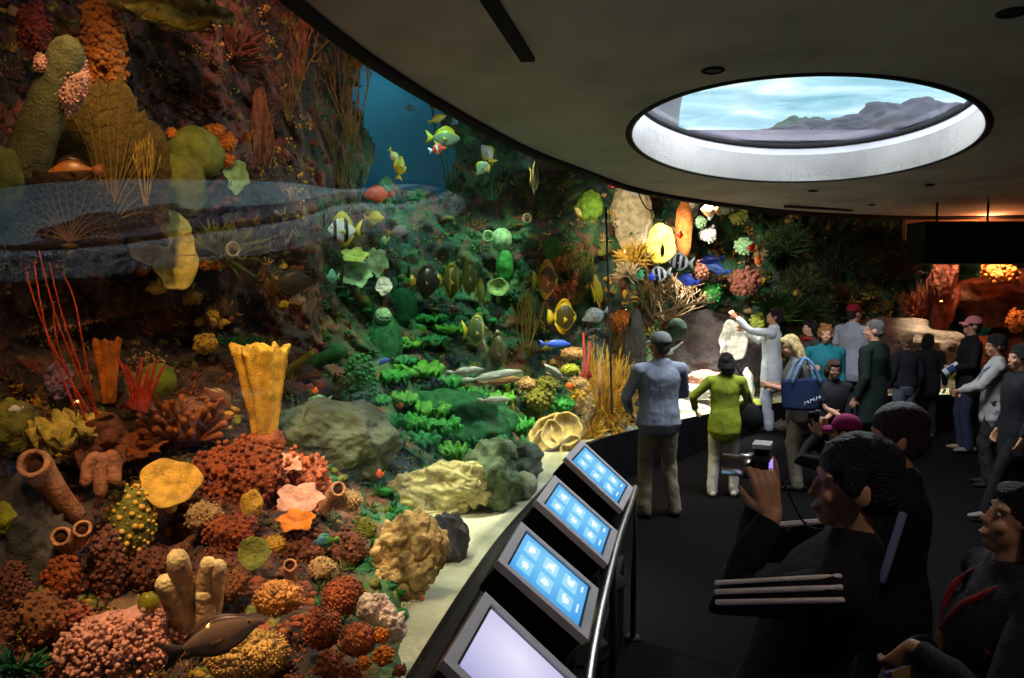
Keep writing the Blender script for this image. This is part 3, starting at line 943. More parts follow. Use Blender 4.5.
def clubs(px, py, w, h, label, n=84, seed=1):
    rnd = random.Random(seed)
    p, S, rz = spot(px, py, .25)
    root = empty('club_coral', p, rz); tag(root, label, 'coral')
    q = M(); q.ell((0, .05, -h * S * .2), (w * S * .4, w * S * .3, h * S * .35), 3, amp=.2, seed=seed)
    obj('base', q, k_brown, root)
    for i in range(n):
        t = rnd.uniform(-1, 1); e = rnd.uniform(-.6, 1)
        b = Vector((t * w * S * .5, -rnd.uniform(.0, .22), e * h * S * .42))
        a = b * .6 - Vector((0, 0, .07))
        q = M(); r = rnd.uniform(.013, .022); q.tube([a, a.lerp(b, .6), b], [r * .7, r * .9, r * 1.25], 7)
        obj('club', q, m_club, root)
clubs(184, 420, 84, 58, 'cluster of stubby brown club corals with paler tips')
lettuce('cabbage_coral', 66, 428, 70, 54, cm('olive_gold', rgb(196, 176, 84)), 'olive-gold folded cabbage coral beside the dark ear plate', n=7, seed=4, off=.6)
ear('ear_plate_coral', 102, 446, 56, 64, k_brown, 'dark brown ear-shaped plate with a pale lobed lower rim', seed=5, n=1, off=.55, lie=.2)
tubes('lobed_rim_coral', 100, 478, [(96, 458, 88, 478, 8, 7), (103, 460, 100, 490, 8, 7), (111, 458, 113, 480, 8, 7)], cm('lobe_brown', rgb(150, 98, 70)), 'three tan finger lobes hanging under the dark ear plate', hollow=False, off=.65, part='lobe', cat='coral')
cup('frilled_cup_coral', 140, 446, 44, 20, cm('rust_rim', rgb(150, 80, 40)), 'rust frilled cup coral under the gold flakes', ruff=.2, lobes=7, tilt=25, off=.35)
knobby('lilac_coral', 60, 380, 22, 38, k_mauve, 'pale lilac knotted coral low against the black recess', n=70, knob=.2, off=.3, seed=6)
rock('cushion_sponge', 14, 428, 46, 58, k_olive, 'mossy olive cushion sponge at the tank corner below the whips', 'sponge', off=.25, amp=.16, seed=23)

# ---------------------------------------------------------------- lower corner
m_pipe = cm('pipe_sponge', rgb(196, 136, 96))
tubes('pipe_sponge', 50, 485, [(74, 522, 36, 452, 9, 15)], m_pipe, 'large tan pipe sponge with a dark open mouth', off=.45)
tubes('pipe_sponge', 64, 532, [(74, 552, 61, 531, 9, 10)], m_pipe, 'squat wide-mouthed pipe sponge below the large pipe', off=.35)
tubes('pipe_sponge', 80, 530, [(76, 550, 82, 524, 6, 9)], m_pipe, 'small round-mouthed pipe sponge touching the squat one', off=.45)
knobby('golden_polyp_coral', 132, 520, 50, 78, k_olive, 'olive soft coral hung with golden bead-like polyps', n=110, knob=.085, off=.25, seed=7, mm2=cm('gold_polyp', rgb(226, 178, 70), bump=0))
cup('dish_coral', 170, 482, 58, 46, k_ochre, 'gold dish coral with a notched front rim above the cream fingers', ruff=.07, lobes=3, tilt=52, off=.45, deep=.3)
knobby('encrusting_coral', 238, 480, 96, 84, k_rust, 'wide reddish-brown encrusting coral mound with pitted surface', n=420, knob=.06, off=.1, seed=8, amp=.3, depth=.6)
knobby('encrusting_coral', 300, 486, 66, 76, cm('brick_coral', rgb(184, 100, 64)), 'brick-red knobby coral mound beside the small open tube', n=260, knob=.075, off=.15, seed=9, amp=.3, depth=.6)
cup('shelf_coral', 300, 498, 46, 26, k_pink, 'pinkish shelf coral with a turned-up rim on the brick-red mound', ruff=.12, tilt=35, off=.45, seed=2)
cup('shelf_coral', 284, 464, 34, 20, k_pink, 'smaller rosy shelf coral high on the brick-red mound', ruff=.14, tilt=30, off=.4, seed=4)
cup('shelf_coral', 296, 520, 36, 18, k_orange, 'orange turned-up shelf coral under the pinkish one', ruff=.14, tilt=40, off=.4, seed=6)
tubes('tube_sponge', 332, 495, [(324, 512, 338, 484, 6, 8)], m_pipe, 'small pinkish tube sponge with an open mouth beside the tan plate', off=.4)
tubes('tube_sponge', 291, 568, [(293, 582, 290, 560, 5, 7)], m_pipe, 'short tube sponge standing alone above the grainy plate', off=.35)
knobby('plate_coral', 347, 501, 34, 24, k_tan, 'tan oval plate coral next to the small pinkish tube', n=160, knob=.09, off=.4, seed=10, depth=.5)
rock('yellow_sponge_patch', 252, 505, 22, 32, k_gold, 'golden sponge patch on the reddish-brown mound', 'sponge', off=.38, amp=.15, seed=24)
cup('disc_coral', 254, 553, 32, 34, k_olive, 'round olive disc coral with a yellow rim', ruff=.04, lobes=3, tilt=68, off=.4, deep=.25)
m_finger = cm('finger_cream', rgb(200, 160, 116), bump=.5, bscale=30)
tubes('finger_sponge', 195, 590, [(191, 622, 180, 550, 13, 11.5), (188, 628, 168, 574, 12, 10.5), (206, 626, 217, 564, 11, 9), (204, 624, 208, 560, 11, 9), (201, 634, 203, 594, 12, 11)], m_finger, 'cluster of five cream finger sponges with pale tips', hollow=False, off=.45, part='finger', mtip=cm('finger_tip', rgb(236, 206, 150)))
def bushy(px, py, w, h, mm, label, n, seed):
    rnd = random.Random(seed)
    p, S, rz = spot(px, py, .1)
    q = M(); q.ell((0, .05, 0), (w * S * .46, w * S * .3, h * S * .46), 3, amp=.3, freq=2.2, seed=seed)
    for i in range(n):
        d = Vector((rnd.uniform(-1, 1), rnd.uniform(-1, 0), rnd.uniform(-1, 1))).normalized()
        c = Vector((d.x * w * S * .47, d.y * w * S * .33, d.z * h * S * .47)) * rnd.uniform(.9, 1.08)
        for k in range(4):
            e = c + Vector((rnd.gauss(0, 1), rnd.gauss(0, 1), rnd.gauss(0, 1))) * .018
            r = rnd.uniform(.008, .015); q.ell(e, (r, r, r), 1)
    return tag(obj('bushy_coral', q, mm, loc=p, rz=rz), label, 'coral')
bushy(118, 650, 120, 76, k_pink, 'dusty pink bushy coral mass low in the tank under the finger sponges', 420, 11)
bushy(178, 636, 30, 40, k_pink, 'small dusty pink bushy coral by the tail of the big dark fish', 90, 12)
bushy(74, 622, 26, 34, k_rust, 'small rust bushy coral sprig on the shoulder of the pink mass', 70, 13)
rock('green_snail_sponge', 148, 603, 20, 22, cm('glassy_olive', rgb(130, 124, 30), bump=0, rough=.25), 'little glossy olive-green round sponge above the pink mass', 'sponge', off=.45, amp=.05, seed=3)
rock('dark_rock', 30, 560, 90, 150, k_dark, 'dark shadowed rock below the large pipe sponge', off=-.05, amp=.35, seed=25)
knobby('orange_crust_sponge', 62, 580, 40, 50, cm('burnt_orange', rgb(140, 66, 20)), 'burnt orange crust sponge on the dark rock', n=120, knob=.12, off=.25, seed=14, cat='sponge', amp=.3)
knobby('mottled_coral', 106, 568, 34, 90, k_brown, 'mottled brown upright coral beside the golden polyps', n=220, knob=.1, off=.2, seed=15, amp=.3)
rock('yellow_patch_sponge', 2, 520, 26, 36, cm('patch_yellow', rgb(150, 150, 20)), 'yellow-green sponge patch at the very edge of the dark rock', 'sponge', off=.3, amp=.2, seed=26)
knobby('grainy_plate_coral', 278, 598, 56, 40, k_grain, 'flat grainy orange plate coral above the pale grainy mound', n=500, knob=.042, off=.45, seed=16, depth=.6, amp=.15)
knobby('grainy_mound_coral', 248, 656, 92, 60, cm('grainy_pale', rgb(226, 176, 96), vor=True, bscale=38, bump=1.0), 'pale gold grainy mound coral under the big dark fish', n=900, knob=.03, off=.16, seed=17, depth=.6, amp=.10)
knobby('cauliflower_coral', 344, 596, 48, 42, k_brain, 'brown cauliflower coral, uppermost of the three by the pale rock', n=380, knob=.062, off=.35, seed=18, amp=.08)
knobby('cauliflower_coral', 322, 628, 44, 48, k_brain, 'brown cauliflower coral between the other two', n=380, knob=.062, off=.4, seed=19, amp=.08)
knobby('cauliflower_coral', 358, 640, 40, 38, k_brain, 'brown cauliflower coral lowest of the three, near the orange balls', n=380, knob=.062, off=.45, seed=20, amp=.08)
craggy('pink_white_coral', 380, 616, [(374, 608, 30, 30, 0), (392, 624, 26, 36, 10)], cm('pink_white', rgb(236, 206, 190), bump=.4), 'pinkish white broken coral chunk beside the cauliflower corals', off=.5, seed=3)
for i, (x, y, r_) in enumerate(((381, 636, 17), (364, 663, 15), (383, 656, 22), (330, 665, 30), (400, 670, 14), (352, 674, 22))):
    knobby('orange_knob_sponge', x, y, r_, r_, k_orange if i < 3 else k_rust, ('bright orange knob sponge just under the pinkish white chunk', 'golden orange round sponge under the lowest cauliflower coral', 'dull orange knob sponge near the sand edge', 'rust knobby lump between the grainy mound and golden sponge', 'small rust knob sponge lying on the sand edge', 'rust knob sponge cut off at the bottom of the picture')[i], n=60, knob=.18, off=.5, seed=40 + i, cat='sponge', amp=.12)

for i, (x, y, w_, h_, mm, am) in enumerate(((300, 548, 64, 40, k_brown, .3), (232, 532, 54, 44, k_rust, .3), (345, 552, 44, 44, k_brown, .35), (230, 586, 44, 36, cm('umber_coral', rgb(134, 84, 50)), .3), (322, 568, 30, 24, k_tan, .25), (40, 620, 60, 60, cm('umber_coral', rgb(134, 84, 50)), .35), (150, 570, 50, 50, k_brown, .35), (205, 515, 40, 30, k_tan, .3), (275, 545, 24, 22, k_gold, .2), (365, 530, 26, 30, k_olive, .3), (10, 590, 40, 60, k_brown, .3))):
    knobby('rubble_coral', x, y, w_, h_, mm, ('dark brown rubble coral between the orange shelf coral and the short tube', 'rusty rubble coral under the reddish-brown mound', 'brown rubble coral below the teal parrotfish', 'umber rubble coral beside the cream finger tips', 'tan rubble coral by the short lone tube', 'umber rubble coral heap at the foot of the dark rock', 'dim brown rubble coral under the gold dish', 'tan rubble coral just beside the gold dish', 'small gold rubble coral between the olive disc and orange shelf', 'olive rubble coral in the gap before the holed tan coral', 'dim brown rubble coral at the tank corner under the pipes')[i], n=160, knob=.085, off=.12, seed=200 + i, amp=am, depth=.6)
# ---------------------------------------------------------------- middle of the tank
column('ridged_vase_sponge', 264, 392, 54, 92, cm('vase_ochre', rgb(226, 170, 62), bscale=90), 'bright ochre ridged vase sponge with a jagged crown', ribs=8, off=.75, seed=4, mbase=k_rust, lean=-.1)
rock('grey_boulder', 332, 444, 122, 96, k_grey, 'large grey-olive boulder beside the ochre vase sponge', off=.3, amp=.26, freq=1.6, seed=31, sub=6, depth=.7)
knobby('green_column_coral', 360, 384, 34, 66, cm('green_knob', rgb(70, 138, 84)), 'green knobbly column coral behind the grey boulder', n=240, knob=.09, off=.35, seed=21, amp=.12)
for i, (x, y, w_, h_) in enumerate(((355, 255, 26, 16), (357, 274, 28, 28), (377, 262, 22, 30))):
    cup('leaf_coral', x, y, w_, h_, k_pale if i else cm('leaf_lime', rgb(176, 200, 100)), ('yellow-green folded leaf coral, topmost of the pale leaf clump', 'round pale green leaf coral, lowest of the pale leaf clump', 'ribbed pale green leaf coral leaning over the clump')[i], ruff=.12, tilt=60, off=.5, seed=i + 1, deep=.25)
ear('white_leaf_coral', 384, 286, 18, 20, k_white, 'small white leaf under the pale leaf clump', seed=9, n=1, off=.6)
rock('pale_ball_coral', 383, 316, 17, 17, cm('ball_green', rgb(140, 176, 140), vor=True, bscale=30), 'small pale ball coral on a dim green column', 'coral', off=.5, amp=.03, seed=33)
rock('dim_column_coral', 385, 345, 34, 70, k_deep, 'dim green column under the small pale ball coral', 'coral', off=.15, amp=.12, seed=34)
rock('dim_dome_coral', 402, 308, 32, 40, k_deep, 'dim teal dome coral behind the small pale ball', 'coral', off=.2, amp=.06, seed=35)
rnd = random.Random(77)
k_greens = [k_green, cm('grass_coral', rgb(80, 148, 52), bump=.3, rough=.5), cm('emerald_coral', rgb(34, 116, 66), bump=.3, rough=.5)]
LET = [(395, 375, 34, 20), (420, 368, 44, 24), (418, 384, 26, 14), (444, 380, 30, 22), (404, 398, 30, 22), (390, 420, 28, 24), (410, 422, 32, 24), (432, 408, 34, 24), (424, 440, 34, 26), (440, 424, 36, 26), (455, 405, 30, 26), (462, 432, 40, 32), (470, 396, 36, 26), (482, 414, 34, 26), (484, 440, 40, 30), (500, 424, 30, 26), (502, 398, 26, 22), (512, 446, 36, 28), (470, 456, 30, 20), (452, 450, 30, 22), (394, 440, 24, 20), (522, 424, 26, 24), (406, 342, 30, 16), (432, 340, 36, 16), (430, 318, 34, 12), (452, 328, 34, 14), (404, 360, 22, 14), (380, 400, 22, 16), (508, 380, 24, 18), (492, 462, 24, 14)]
for i, (x, y, w_, h_) in enumerate(LET):
    lettuce('lettuce_coral', x, y, w_ * 1.1, h_ * 1.15, k_greens[i % 3], 'bright green ruffled lettuce coral in the large green bed beyond the boulder', n=5, seed=50 + i, off=.2, group='green lettuce corals')
rock('mossy_rock', 452, 425, 120, 70, k_deep, 'dark mossy rock under the green lettuce corals', off=-.1, amp=.3, seed=36, depth=.6)
craggy('elephant_ear_coral', 434, 493, [(448, 486, 84, 44, 6), (408, 494, 50, 46, -24), (470, 484, 40, 38, 20), (424, 512, 66, 22, -8)], cm('ear_olive', rgb(176, 166, 112), bscale=30), 'wide pale olive elephant-ear coral with folded lobes above the holed one', off=.5, seed=4)
craggy('elephant_ear_coral', 409, 556, [(400, 548, 44, 60, 14), (424, 545, 48, 56, -20), (398, 580, 46, 40, 10), (412, 566, 40, 40, 0)], cm('ear_tan', rgb(186, 156, 106), bscale=30), 'tan elephant-ear coral with dark hollows beside the sand strip', off=.45, seed=9)
rock('holed_rock', 412, 552, 50, 84, cm('ear_rock', rgb(150, 126, 84), bscale=20, bump=.9), 'lumpy tan rock carrying the elephant-ear corals', off=.1, amp=.3, seed=37)
rock('tan_rock', 440, 500, 80, 44, cm('ear_rock2', rgb(150, 140, 96), bscale=20, bump=.9), 'lumpy olive rock under the wide elephant-ear coral', off=.0, amp=.3, seed=38)
for i, (x, y, r_, mm) in enumerate(((474, 511, 18, k_lime), (487, 512, 10, k_green), (465, 535, 14, k_green), (451, 527, 12, k_deep), (511, 505, 9, k_gold))):
    knobby('algae_ball', x, y, r_, r_ * .9, mm, ('lime green algae ball beside the elephant-ear coral', 'small emerald algae ball touching the lime one', 'dark green algae ball on the shaded rock slope', 'tiny deep green algae ball in the hollow of the slope', 'tiny gold algae ball on the sand by the round stone')[i], n=40, knob=.25, off=.35, seed=60 + i, cat='algae', amp=.1)
rock('slope_rock', 492, 478, 60, 76, cm('slope_green', rgb(98, 116, 84), bump=.9, bscale=18), 'grey-green rock slope between the elephant-ear coral and the sand', Y=6.2, amp=.3, seed=39)
rock('round_stone', 524, 485, 28, 28, cm('stone_pale', rgb(160, 166, 128), bscale=18, scale=4), 'round greenish stone on the sand behind the farthest screen', 'rock', off=.0, amp=.06, seed=41, Y=6.35)
rock('shadow_rock', 446, 546, 46, 70, k_dark, 'dark mossy rock bordering the sand strip', Y=5.0, amp=.3, seed=42)
rock('slope_rock', 516, 462, 56, 44, cm('slope_dark', rgb(70, 84, 62), bump=.9, bscale=18), 'dark mossy rock between the lettuce corals and the farthest screen', Y=7.0, amp=.3, seed=44)
tubes('fallen_branch_coral', 296, 364, [(284, 376, 310, 354, 5, 4)], k_olive, 'slanting olive branch coral above the grey boulder', hollow=False, off=.4, part='branch', cat='coral')
tubes('fallen_branch_coral', 324, 357, [(304, 368, 338, 352, 6, 8)], k_deep, 'mossy green branch coral lying beside the slanting olive one', hollow=False, off=.4, part='branch', cat='coral')
branching('bushy_gorgonian', 268, 352, 30, 34, k_olive, 'olive twiggy gorgonian behind the ochre vase crown', n=5, lev=3, thick=.03, off=.3, seed=22)
tuft('mossy_coral', 240, 345, 60, 40, k_deep, 'dark mossy coral tuft behind the ochre vase sponge', n=90, seed=23, off=.15)
tuft('mossy_coral', 15, 660, 60, 60, k_deep, 'dark mossy tuft in the unlit bottom corner of the tank', n=90, seed=24, off=.15)

# ---------------------------------------------------------------- brown wall and gorgonians high in the tank
for i, (x, y, w_, h_, c_) in enumerate(((300, 40, 70, 70, (150, 92, 50)), (345, 92, 60, 90, (150, 110, 50)), (290, 90, 30, 60, (120, 100, 50)), (335, 150, 60, 70, (110, 110, 60)), (352, 176, 40, 60, (96, 130, 90)), (330, 215, 50, 40, (90, 130, 90)))):
    branching('twiggy_gorgonian', x, y, w_, h_, cm('gorgonian_%s' % 'abcdef'[i], rgb(*c_)), ('coppery twiggy gorgonian at the top of the brown wall', 'golden-brown fan-like gorgonian under the ceiling edge', 'small olive gorgonian sprig on the brown wall', 'grey-olive gorgonian bush above the reflection', 'mint-tinged gorgonian bush beside the blue water', 'mint gorgonian tuft crossed by the reflection')[i], n=7, lev=3, thick=.022, off=.35, seed=70 + i, spread=.6, flat=.5)
ear('wall_sponge', 262, 130, 26, 110, cm('wall_brown', rgb(120, 78, 48)), 'long brown sponge ridge running down the wall', seed=14, n=1, off=.2)
tuft('wall_tuft', 230, 40, 60, 70, cm('wall_red', rgb(110, 58, 40)), 'dim reddish-brown weed tuft high on the dark wall', n=80, seed=25, off=.1)
branching('slender_sea_tree', 450, 150, 40, 90, k_deep, 'slender dim sea tree standing in the blue water gap', n=4, lev=3, thick=.022, off=1.0, seed=26, spread=.5)
branching('slender_sea_tree', 490, 170, 50, 60, k_deep, 'dim fern-like sea tree under the ceiling edge near paired white fish', n=6, lev=3, thick=.02, off=1.2, seed=27, spread=.6)
# ---------------------------------------------------------------- mid reef near the pane seam
cup('ring_cup_sponge', 498, 287, 22, 22, cm('ring_green', rgb(150, 180, 110)), 'pale green ring-shaped cup sponge beside the dark batfish', ruff=.03, tilt=75, off=.9, cat='sponge', deep=.6)
rock('green_cone_sponge', 505, 268, 18, 34, k_green, 'bright green cone sponge above the ring cup sponge', 'sponge', off=.8, amp=.12, seed=43)
rock('white_round_coral', 502, 240, 20, 24, k_pale, 'pale mint round coral above the green cone', 'coral', off=.8, amp=.08, seed=44)
ring('small_ring_coral', 488, 236, 12, k_pale, 'small pale ring coral beside the mint round one', off=.8)
ring('curled_tube_coral', 527, 218, 10, k_cream, 'cream curled tube coral under the tip of the reflection', off=.8)
rock('green_egg_sponge', 552, 248, 18, 22, k_green, 'green egg-shaped sponge with a brown twig', 'sponge', off=.5, amp=.05, seed=45)
rock('lime_patch_sponge', 590, 206, 26, 30, cm('lime_patch', rgb(120, 160, 50)), 'lime lumpy sponge high beside the pane seam', 'sponge', off=.4, amp=.2, seed=46)
branching('yellow_gorgonian', 528, 322, 34, 70, k_gold, 'mustard twiggy gorgonian beside the ringed angelfish', n=6, lev=3, thick=.03, off=.5, seed=28, spread=.5)
branching('pale_gorgonian', 575, 275, 46, 60, k_olive, 'grey-olive gorgonian bush between two angelfish', n=6, lev=3, thick=.03, off=.4, seed=29)
tuft('golden_bush_coral', 606, 385, 62, 130, k_gold, 'tall golden bushy coral thicket along the pane seam', n=460, seed=30, off=.6, thick=.007, curl=.7)
tuft('golden_bush_coral', 628, 345, 36, 60, k_ochre, 'ochre spiky bush at the shaded end of the golden thicket', n=170, seed=31, off=.7, thick=.012, curl=.7)
whips('red_spike_coral', [[(584, 375), (584, 355), (583, 333)], [(587, 372), (589, 355), (590, 342)]], k_red, 'red upright spike coral in front of the golden thicket', 586, 375, off=1.1, r=.02, cat='coral', part='spike')
knobby('orange_plate_coral', 621, 322, 30, 24, k_orange, 'orange plate coral topping the golden thicket', n=120, knob=.09, off=.9, seed=32, depth=.6)
for i, (x, y, w_, h_) in enumerate(((573, 354, 28, 14), (570, 369, 20, 12), (577, 383, 22, 13), (548, 346, 15, 12))):
    knobby('oval_plate_coral', x, y, w_, h_, (k_tan, k_lime, k_tan, k_olive)[i], ('tan oval plate coral, upper of the stacked plates', 'lime oval plate coral, middle of the stacked plates', 'tan oval plate coral, lowest of the stacked plates', 'olive oval plate coral under the blue wrasse')[i], n=70, knob=.12, off=.9, seed=33 + i, depth=.7)
def rose(px, py, lst, mm, label):
    p, S, rz = spot(px, py, .75)
    root = empty('rose_coral', p, rz); tag(root, label, 'coral')
    for k, (x, y, w_, h_) in enumerate(lst):
        a, b = w_ * S / 2, h_ * S / 2
        q = M()
        def fn(pt, an, i):
            kk = 1 + .13 * noise.noise(Vector((math.cos(an) * 1.3, math.sin(an) * 1.3, k * 5))) + .03 * math.sin(9 * an + k)
            return (pt[0] * kk, pt[1] * kk, pt[2])
        q.lathe([(.10, -.9), (.55, -.75), (.85, -.35), (1, .0), (.985, .05), (.90, .03), (.76, -.35), (.48, -.62), (.05, -.72)], 36, fn=fn)
        q.warp(lambda v: Vector(((x - px) * S + v.x * a, -v.z * (a + b) * .35 - .03 * k + v.y * b * .5, -(y - py) * S + v.y * b + v.z * .02)))
        obj('whorl', q, mm, root)
rose(556, 440, [(556, 440, 54, 48), (566, 428, 34, 32), (546, 446, 30, 34), (552, 432, 22, 26), (560, 462, 46, 16), (572, 448, 24, 30)], cm('rose_tan', rgb(206, 178, 116), bump=.3), 'large pale tan rose-like coral with looping rims behind the farthest screen')
tuft('ochre_tuft_coral', 590, 428, 34, 40, k_gold, 'golden brush coral next to the tan rose coral', n=90, seed=34, off=.5)
for i, (x, y, w_, h_) in enumerate(((540, 400, 30, 24), (560, 405, 30, 20), (526, 384, 20, 14), (545, 386, 26, 20), (583, 400, 20, 34), (520, 468, 26, 14))):
    knobby('mossy_knob_coral', x, y, w_, h_, (k_olive, k_green, k_tan, k_olive, k_gold, k_olive)[i], ('olive mossy knob coral above the rose coral', 'green mossy knob coral under the stacked plates', 'tan small knob coral beside the pale slender fish', 'olive-brown knob coral in front of the lime plate', 'gold upright knob coral at the foot of the golden thicket', 'olive knob coral on the sand near the round stone')[i], n=80, knob=.15, off=.45, seed=80 + i, amp=.25)
cup('yellow_disc_coral', 580, 447, 14, 12, cm('bright_yellow', rgb(226, 206, 40)), 'bright yellow little disc coral just above the farthest screen', ruff=.05, tilt=60, off=.9)
tuft('shade_bush_coral', 612, 445, 30, 40, k_olive, 'shaded olive bush by the kerb close to the man in grey-blue', n=70, seed=35, off=.6)

# ---------------------------------------------------------------- bright reef beyond the seam
rock('pale_rock_column', 632, 222, 42, 90, cm('pale_column', rgb(190, 172, 140), bump=.8, bscale=14), 'tall pale lit rock column behind the hanging cable', off=.0, amp=.2, seed=51, depth=.6)
tuft('golden_head_coral', 634, 250, 34, 40, k_gold, 'golden bushy coral beside the olive leaf disc', n=110, seed=36, off=.9, thick=.022)
tuft('white_tuft_coral', 628, 268, 26, 26, k_cream, 'cream speckled tuft under the golden bush', n=70, seed=37, off=1.0)
ear('olive_leaf_coral', 661, 244, 34, 50, cm('leaf_olive', rgb(170, 150, 50), bump=.3), 'large olive-gold leaf disc with a dark spot fish in front', seed=16, n=1, off=.9)
rock('orange_barrel_sponge', 684, 230, 17, 62, cm('barrel_orange', rgb(176, 100, 40)), 'slanted orange-brown barrel sponge beyond the olive leaf disc', 'sponge', off=.8, amp=.08, seed=52)
ear('pale_shelf_coral', 690, 208, 22, 26, k_white, 'pale lumpy shelf coral lit bright under the ceiling edge', seed=17, n=1, off=.6)
m_stag = cm('stag_brown', rgb(126, 100, 66))
branching('staghorn_coral', 672, 296, 90, 50, m_stag, 'tangled brown staghorn coral sprawling over the grey rock mound', n=12, lev=3, thick=.028, off=1.1, seed=38, spread=1.0)
whips('antler_coral', [[(652, 318), (650, 290), (645, 262)], [(652, 318), (660, 285), (668, 268)], [(655, 315), (690, 304), (712, 302)], [(652, 318), (640, 300), (628, 300)]], m_stag, 'four long bare antler branches above the grey mound', 652, 318, off=1.4, r=.022, cat='coral', part='branch')
rock('grey_rock_mound', 698, 360, 116, 96, cm('mound_grey', rgb(104, 94, 94), bump=1, bscale=22, scale=6), 'broad grey-brown pitted rock mound above the white sand', Y=12.3, amp=.16, freq=2.2, seed=53, depth=.5, sub=6)
rock('dark_ball_sponge', 677, 329, 19, 22, cm('ball_dark', rgb(50, 70, 50)), 'dark green ball sponge on the grey rock mound', 'sponge', off=1.9, amp=.04, seed=54)
ear('pale_ridge_coral', 733, 342, 38, 52, k_white, 'pale ridged coral plate sloping off the end of the grey mound', seed=18, n=1, off=1.2, lie=.2)
whips('pale_stick', [[(668, 352), (676, 347), (682, 342)]], k_white, 'short pale stick pointing up on the grey rock mound', 668, 352, off=1.9, r=.018, cat='stick', part='stick')
rock('dark_rock_pillar', 634, 375, 26, 130, k_dark, 'dark rock pillar in shadow beside the capped man', off=.3, amp=.2, seed=55, Y=9.75)
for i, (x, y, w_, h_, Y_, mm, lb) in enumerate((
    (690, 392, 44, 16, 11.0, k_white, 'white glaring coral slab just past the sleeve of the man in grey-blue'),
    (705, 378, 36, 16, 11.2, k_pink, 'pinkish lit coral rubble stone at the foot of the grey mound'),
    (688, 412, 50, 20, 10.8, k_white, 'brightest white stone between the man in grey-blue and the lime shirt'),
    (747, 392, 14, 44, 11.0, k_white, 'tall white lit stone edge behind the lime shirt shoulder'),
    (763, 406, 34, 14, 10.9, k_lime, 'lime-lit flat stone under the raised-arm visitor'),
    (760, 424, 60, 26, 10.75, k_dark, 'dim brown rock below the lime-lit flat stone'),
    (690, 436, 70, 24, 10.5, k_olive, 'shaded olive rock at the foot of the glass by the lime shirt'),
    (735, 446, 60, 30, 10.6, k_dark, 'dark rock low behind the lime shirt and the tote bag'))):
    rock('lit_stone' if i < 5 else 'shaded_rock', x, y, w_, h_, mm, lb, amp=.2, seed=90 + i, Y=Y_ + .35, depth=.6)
for i, (x, y, w_, h_, mm, lb) in enumerate((
    (708, 234, 18, 16, k_white, 'white round coral under the bright orange-white one'), (700, 222, 14, 12, k_pale, 'pale round coral at the far dark wall'),
    (744, 246, 18, 18, k_pale, 'pale green round coral near the red fish'), (738, 214, 18, 22, k_olive, 'dim olive coral under the far ceiling edge'),
    (724, 208, 24, 14, k_grey, 'grey coral lump hidden under the far ceiling edge'), (712, 292, 18, 20, k_green, 'emerald coral on the dim wall past the staghorn'),
    (745, 282, 30, 30, cm('dusk_rose', rgb(140, 84, 70)), 'dusky rose coral lump past the staghorn'), (738, 320, 14, 14, k_tan, 'small tan coral above the pale ridge'),
    (757, 326, 16, 26, k_lime, 'lime weedy coral behind the raised arm'), (752, 345, 14, 14, k_green, 'green glowing coral at the end of the pale ridge'),
    (702, 270, 16, 22, k_brown, 'brown upright coral between the blue fishes'))):
    knobby('wall_coral', x, y, w_, h_, mm, lb, n=60, knob=.16, off=.7, seed=100 + i, amp=.15)
# dim far wall
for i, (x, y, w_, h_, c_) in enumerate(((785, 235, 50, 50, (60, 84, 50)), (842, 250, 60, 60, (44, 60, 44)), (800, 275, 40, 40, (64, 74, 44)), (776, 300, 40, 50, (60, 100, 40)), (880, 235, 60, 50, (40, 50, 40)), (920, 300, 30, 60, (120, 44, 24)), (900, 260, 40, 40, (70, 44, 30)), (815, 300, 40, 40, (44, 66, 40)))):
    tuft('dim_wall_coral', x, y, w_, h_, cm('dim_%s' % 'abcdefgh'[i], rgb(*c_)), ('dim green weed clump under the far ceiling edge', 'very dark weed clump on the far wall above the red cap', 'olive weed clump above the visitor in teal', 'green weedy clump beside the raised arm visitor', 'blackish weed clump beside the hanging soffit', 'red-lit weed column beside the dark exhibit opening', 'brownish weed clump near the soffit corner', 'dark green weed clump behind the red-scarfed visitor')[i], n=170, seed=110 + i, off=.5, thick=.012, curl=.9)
rock('far_rock_mound', 888, 348, 130, 60, cm('far_mound', rgb(120, 92, 88), bump=1, bscale=14, scale=4), 'reddish-grey rock mound behind the group of visitors', off=0, amp=.2, freq=2, seed=56, Y=13.0, depth=.5, sub=5)
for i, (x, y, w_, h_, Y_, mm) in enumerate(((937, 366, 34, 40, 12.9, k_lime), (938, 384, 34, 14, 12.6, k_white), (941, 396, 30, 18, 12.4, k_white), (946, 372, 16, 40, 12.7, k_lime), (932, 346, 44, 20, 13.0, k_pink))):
    rock('far_lit_stone', x, y, w_, h_, mm, ('yellow-green lit coral stone beside the pink-capped visitor', 'white lit sand ledge beside the pink-capped visitor', 'white glowing stone below the ledge near the pink-capped visitor', 'lime lit stone low beside the pink-capped visitor', 'pinkish crusted stone topping the glowing ledge')[i], amp=.15, seed=120 + i, Y=Y_, depth=.6)

